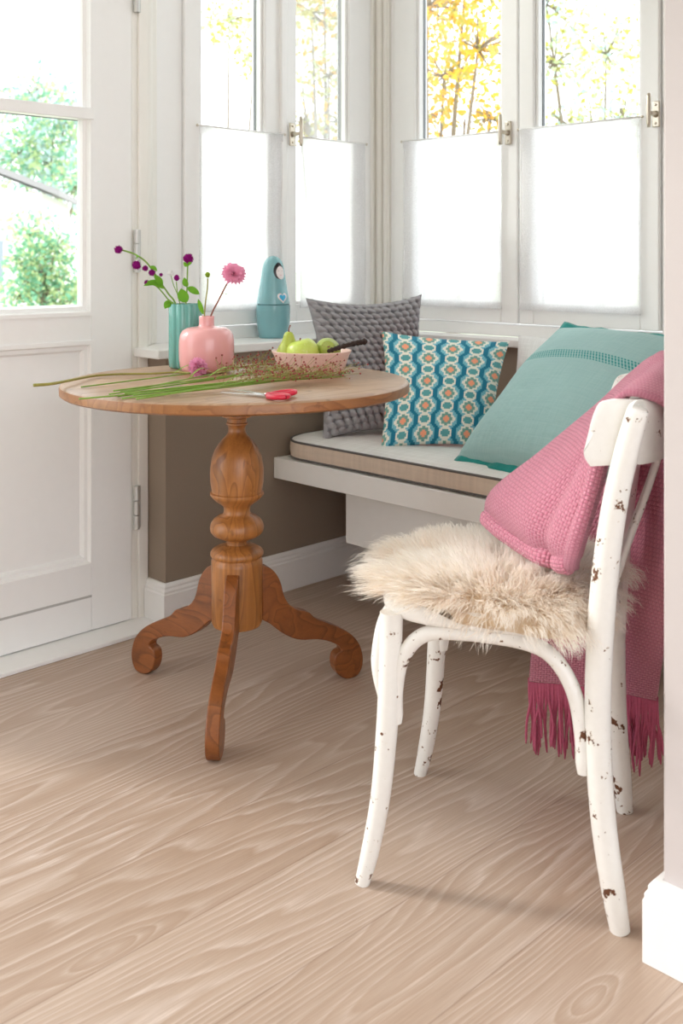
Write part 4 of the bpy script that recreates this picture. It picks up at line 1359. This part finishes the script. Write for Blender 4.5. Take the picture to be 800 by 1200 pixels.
for sx in (-.006, .007): decal('eye', M['doll_black'], ell(sx, zf+.001, .0022, .0009, 10), .0020, face)
decal('mouth', M['lip'], ell(.001, zf-.013, .002, .0012, 10), .0020, face)
def heart(s, cy): return [(s*16*math.sin(t)**3/16, cy + s*(13*math.cos(t)-5*math.cos(2*t)-2*math.cos(3*t)-math.cos(4*t))/16) for t in [2*math.pi*k/36 for k in range(36)]]
h_ = decal('heart', M['doll_face'], heart(.019, zz(348.5)), .0010, doll)
decal('heart_centre', M['doll_blue'], heart(.0145, zz(348.5)), .0018, h_)

# ---------------------------------------------------------------- outdoors
b = MB(); b.box((-80, -60, -.62), (-2.75, 90, -.5))
struct(b.build('ground', M['lawn'], None, smooth=False))
def tree(name, label, cat, base, trunk_h, trunk_r, blobs, nleaf, lsize, mats, branches, seed, group=None):
    rnd = random.Random(seed); base = Vector(base)
    root = empty(name, base, label, cat, group)
    b = MB()
    top = base + Vector((rnd.uniform(-.2,.2), rnd.uniform(-.2,.2), trunk_h))
    b.tube(catmull([base, base.lerp(top,.4)+Vector((.05,.05,0)), top], 5), interp([trunk_r, trunk_r*.75, trunk_r*.1], 5), 10)
    for (c, r) in blobs:
        c = Vector(c)
        b.tube(catmull([base.lerp(top, rnd.uniform(.5,.95)), base.lerp(c, .6)+Vector((0,0,.25*r)), c], 4), interp([trunk_r*.5, trunk_r*.3, trunk_r*.12], 4), 7)
        for _ in range(branches):
            d = Vector((rnd.gauss(0,1), rnd.gauss(0,1), rnd.gauss(0,.7))).normalized()
            e = c + d*r*rnd.uniform(.6,1)
            b.tube([c, c.lerp(e,.5)+Vector((0,0,.08*r)), e], [trunk_r*.14, trunk_r*.09, trunk_r*.03], 5)
    b.build('trunk', M['bark'], root)
    tot = sum(r**2 for _, r in blobs)
    for mi, m in enumerate(mats):
        b = MB(); vs, fs = [], []
        for (c, r) in blobs:
            c = Vector(c)
            for _ in range(int(nleaf*r*r/tot/len(mats))):
                d = Vector((rnd.gauss(0,1), rnd.gauss(0,1), rnd.gauss(0,.8))).normalized()*r*rnd.random()**.45
                p = c + d
                a = Vector((rnd.gauss(0,1), rnd.gauss(0,1), rnd.gauss(0,1)-.5)).normalized(); s = a.orthogonal().normalized()
                s = Matrix.Rotation(rnd.random()*6.3, 3, a) @ s
                l = lsize*rnd.uniform(.6,1.3); nrm = a.cross(s)
                k = len(vs)
                vs += [p, p+a*l*.5+s*l*.3+nrm*l*.08, p+a*l, p+a*l*.5-s*l*.3+nrm*l*.08]
                fs.append((k, k+1, k+2)); fs.append((k, k+2, k+3))
        b.add(vs, fs)
        tag(b.build('foliage', m, root, smooth=False), kind='stuff')
    return root
def dirp(px, d, z): return W((px-400)/FPX*d, d, z)
G0 = -.5
tree('golden_tree', 'golden autumn tree seen through the right window next to the corner post', 'tree', dirp(505, 8.0, G0), 2.6, .07,
     [(dirp(500, 7.8, 2.9), .42), (dirp(520, 8.2, 2.45), .36), (dirp(560, 7.6, 2.55), .40), (dirp(545, 8, 3.1), .45), (dirp(498, 8.2, 2.15), .30), (dirp(575, 8, 2.1), .25)], 2100, .062, [M['fol_gold'], M['fol_gold'], M['fol_olive']], 14, 2)
tree('pale_tree', 'pale hazy green tree seen through the right-hand pane of the right window', 'tree', dirp(700, 11, G0), 3.2, .07,
     [(dirp(650, 10.6, 3.0), .50), (dirp(660, 10.8, 2.4), .36), (dirp(710, 11.2, 3.2), .60), (dirp(730, 11, 2.5), .50), (dirp(690, 11.2, 2.2), .36), (dirp(640, 10.6, 3.6), .5)], 2300, .075, [M['fol_pale'], M['fol_blue'], M['fol_olive']], 12, 3)
tree('olive_tree', 'thin yellow-green tree seen through the right pane of the left window', 'tree', dirp(380, 9, G0), 3.0, .06,
     [(dirp(365, 8.8, 3.1), .40), (dirp(385, 9, 2.6), .32), (dirp(352, 9, 2.2), .22), (dirp(398, 9, 2.2), .26), (dirp(380, 9.2, 3.4), .45)], 1300, .065, [M['fol_olive'], M['fol_gold'], M['fol_pale']], 10, 4)
tree('overhanging_tree', 'sparse tree whose twigs reach into the left pane of the left window', 'tree', dirp(268, 10, G0), 2.6, .05,
     [(dirp(268, 10, 3.3), .32), (dirp(298, 10, 2.95), .22)], 420, .065, [M['fol_olive'], M['fol_pale']], 8, 5)
tree('garden_tree', 'small blue-green tree in the garden seen through the lower door pane', 'tree', dirp(42, 22, G0), 1.4, .10,
     [(dirp(35, 22, 1.55), .62), (dirp(48, 22, 1.0), .62), (dirp(30, 22, .85), .5), (dirp(70, 22, .55), .62), (dirp(22, 22, .30), .55), (dirp(52, 21.8, .25), .55), (dirp(85, 22, .2), .5), (dirp(66, 22, 1.25), .45)], 2600, .13, [M['fol_teal'], M['fol_pale']], 8, 6)
tree('background_tree', 'tall pale tree behind the house seen through the door', 'tree', dirp(60, 46, G0), 5, .25,
     [(dirp(20, 40, 5.0), 2.0), (dirp(60, 40, 4.6), 1.9), (dirp(90, 38, 3.6), 1.6), (dirp(75, 40, 6.2), 1.8), (dirp(40, 41, 7.2), 1.5)], 3800, .26, [M['fol_pale'], M['fol_blue'], M['fol_teal']], 8, 7)
# neighbour's house
hc = dirp(-60, 28, G0)
house = empty('house', hc, 'white house with a pale grey roof across the garden, seen through the door', 'house')
ux = W(1, .15, 0).normalized(); uy = Vector((-ux.y, ux.x, 0))
def hp(a, c, z): return hc + ux*a + uy*c + Vector((0,0,z))
b = MB(); b.prism([hp(-5,0,0), hp(2.4,0,0), hp(2.4,7,0), hp(-5,7,0)], (0,0,3.3)); b.build('walls', M['house'], house, smooth=False)
b = MB(); b.prism([hp(2.9,-.4,3.2), hp(2.9,-.4,3.36), hp(-1.3,-.4,5.0), hp(-5.5,-.4,3.36), hp(-5.5,-.4,3.2), hp(-1.3,-.4,4.82)], uy*7.8); b.build('roof', M['roof'], house, smooth=False)
for a in (.6, -1.2, -3.2):
    b = MB(); b.prism([hp(a,-.03,.9), hp(a+.8,-.03,.9), hp(a+.8,-.03,2.0), hp(a,-.03,2.0)], uy*.06); b.build('window', M['housewin'], house, smooth=False)

# ---------------------------------------------------------------- light, camera
world = bpy.data.worlds.new('sky'); bpy.context.scene.world = world; world.use_nodes = True
bg = world.node_tree.nodes['Background']; bg.inputs[0].default_value = (.95, .975, 1.0, 1); bg.inputs[1].default_value = 1.9
sun = bpy.data.lights.new('sun', 'SUN'); sun.energy = 1.25; sun.angle = math.radians(9); sun.color = (1, .96, .9)
so = bpy.data.objects.new('sun', sun); COL.objects.link(so); so.location = (-6, -1, 6)
dv = Vector((.885, .465, -.55)).normalized()
so.rotation_euler = dv.to_track_quat('-Z', 'Y').to_euler()

cam = bpy.data.cameras.new('camera'); co = bpy.data.objects.new('camera', cam); COL.objects.link(co)
cam.dof.use_dof = True; cam.dof.focus_distance = 2.3; cam.dof.aperture_fstop = 9
co.location = (0, 0, H); co.rotation_euler = (math.pi/2, 0, math.pi/4)
cam.sensor_fit = 'HORIZONTAL'; cam.sensor_width = 36; cam.lens = FPX/800*36
cam.shift_y = -298/800; cam.clip_start = .02
sc = bpy.context.scene; sc.camera = co
sc.view_settings.view_transform = 'Standard'; sc.view_settings.look = 'None'
sc.view_settings.exposure = .7; sc.view_settings.gamma = 1; sc.view_settings.use_curve_mapping = False
sc.cycles.max_bounces = 14; sc.cycles.diffuse_bounces = 10; sc.cycles.transmission_bounces = 12; sc.cycles.transparent_max_bounces = 16; sc.cycles.use_denoising = True
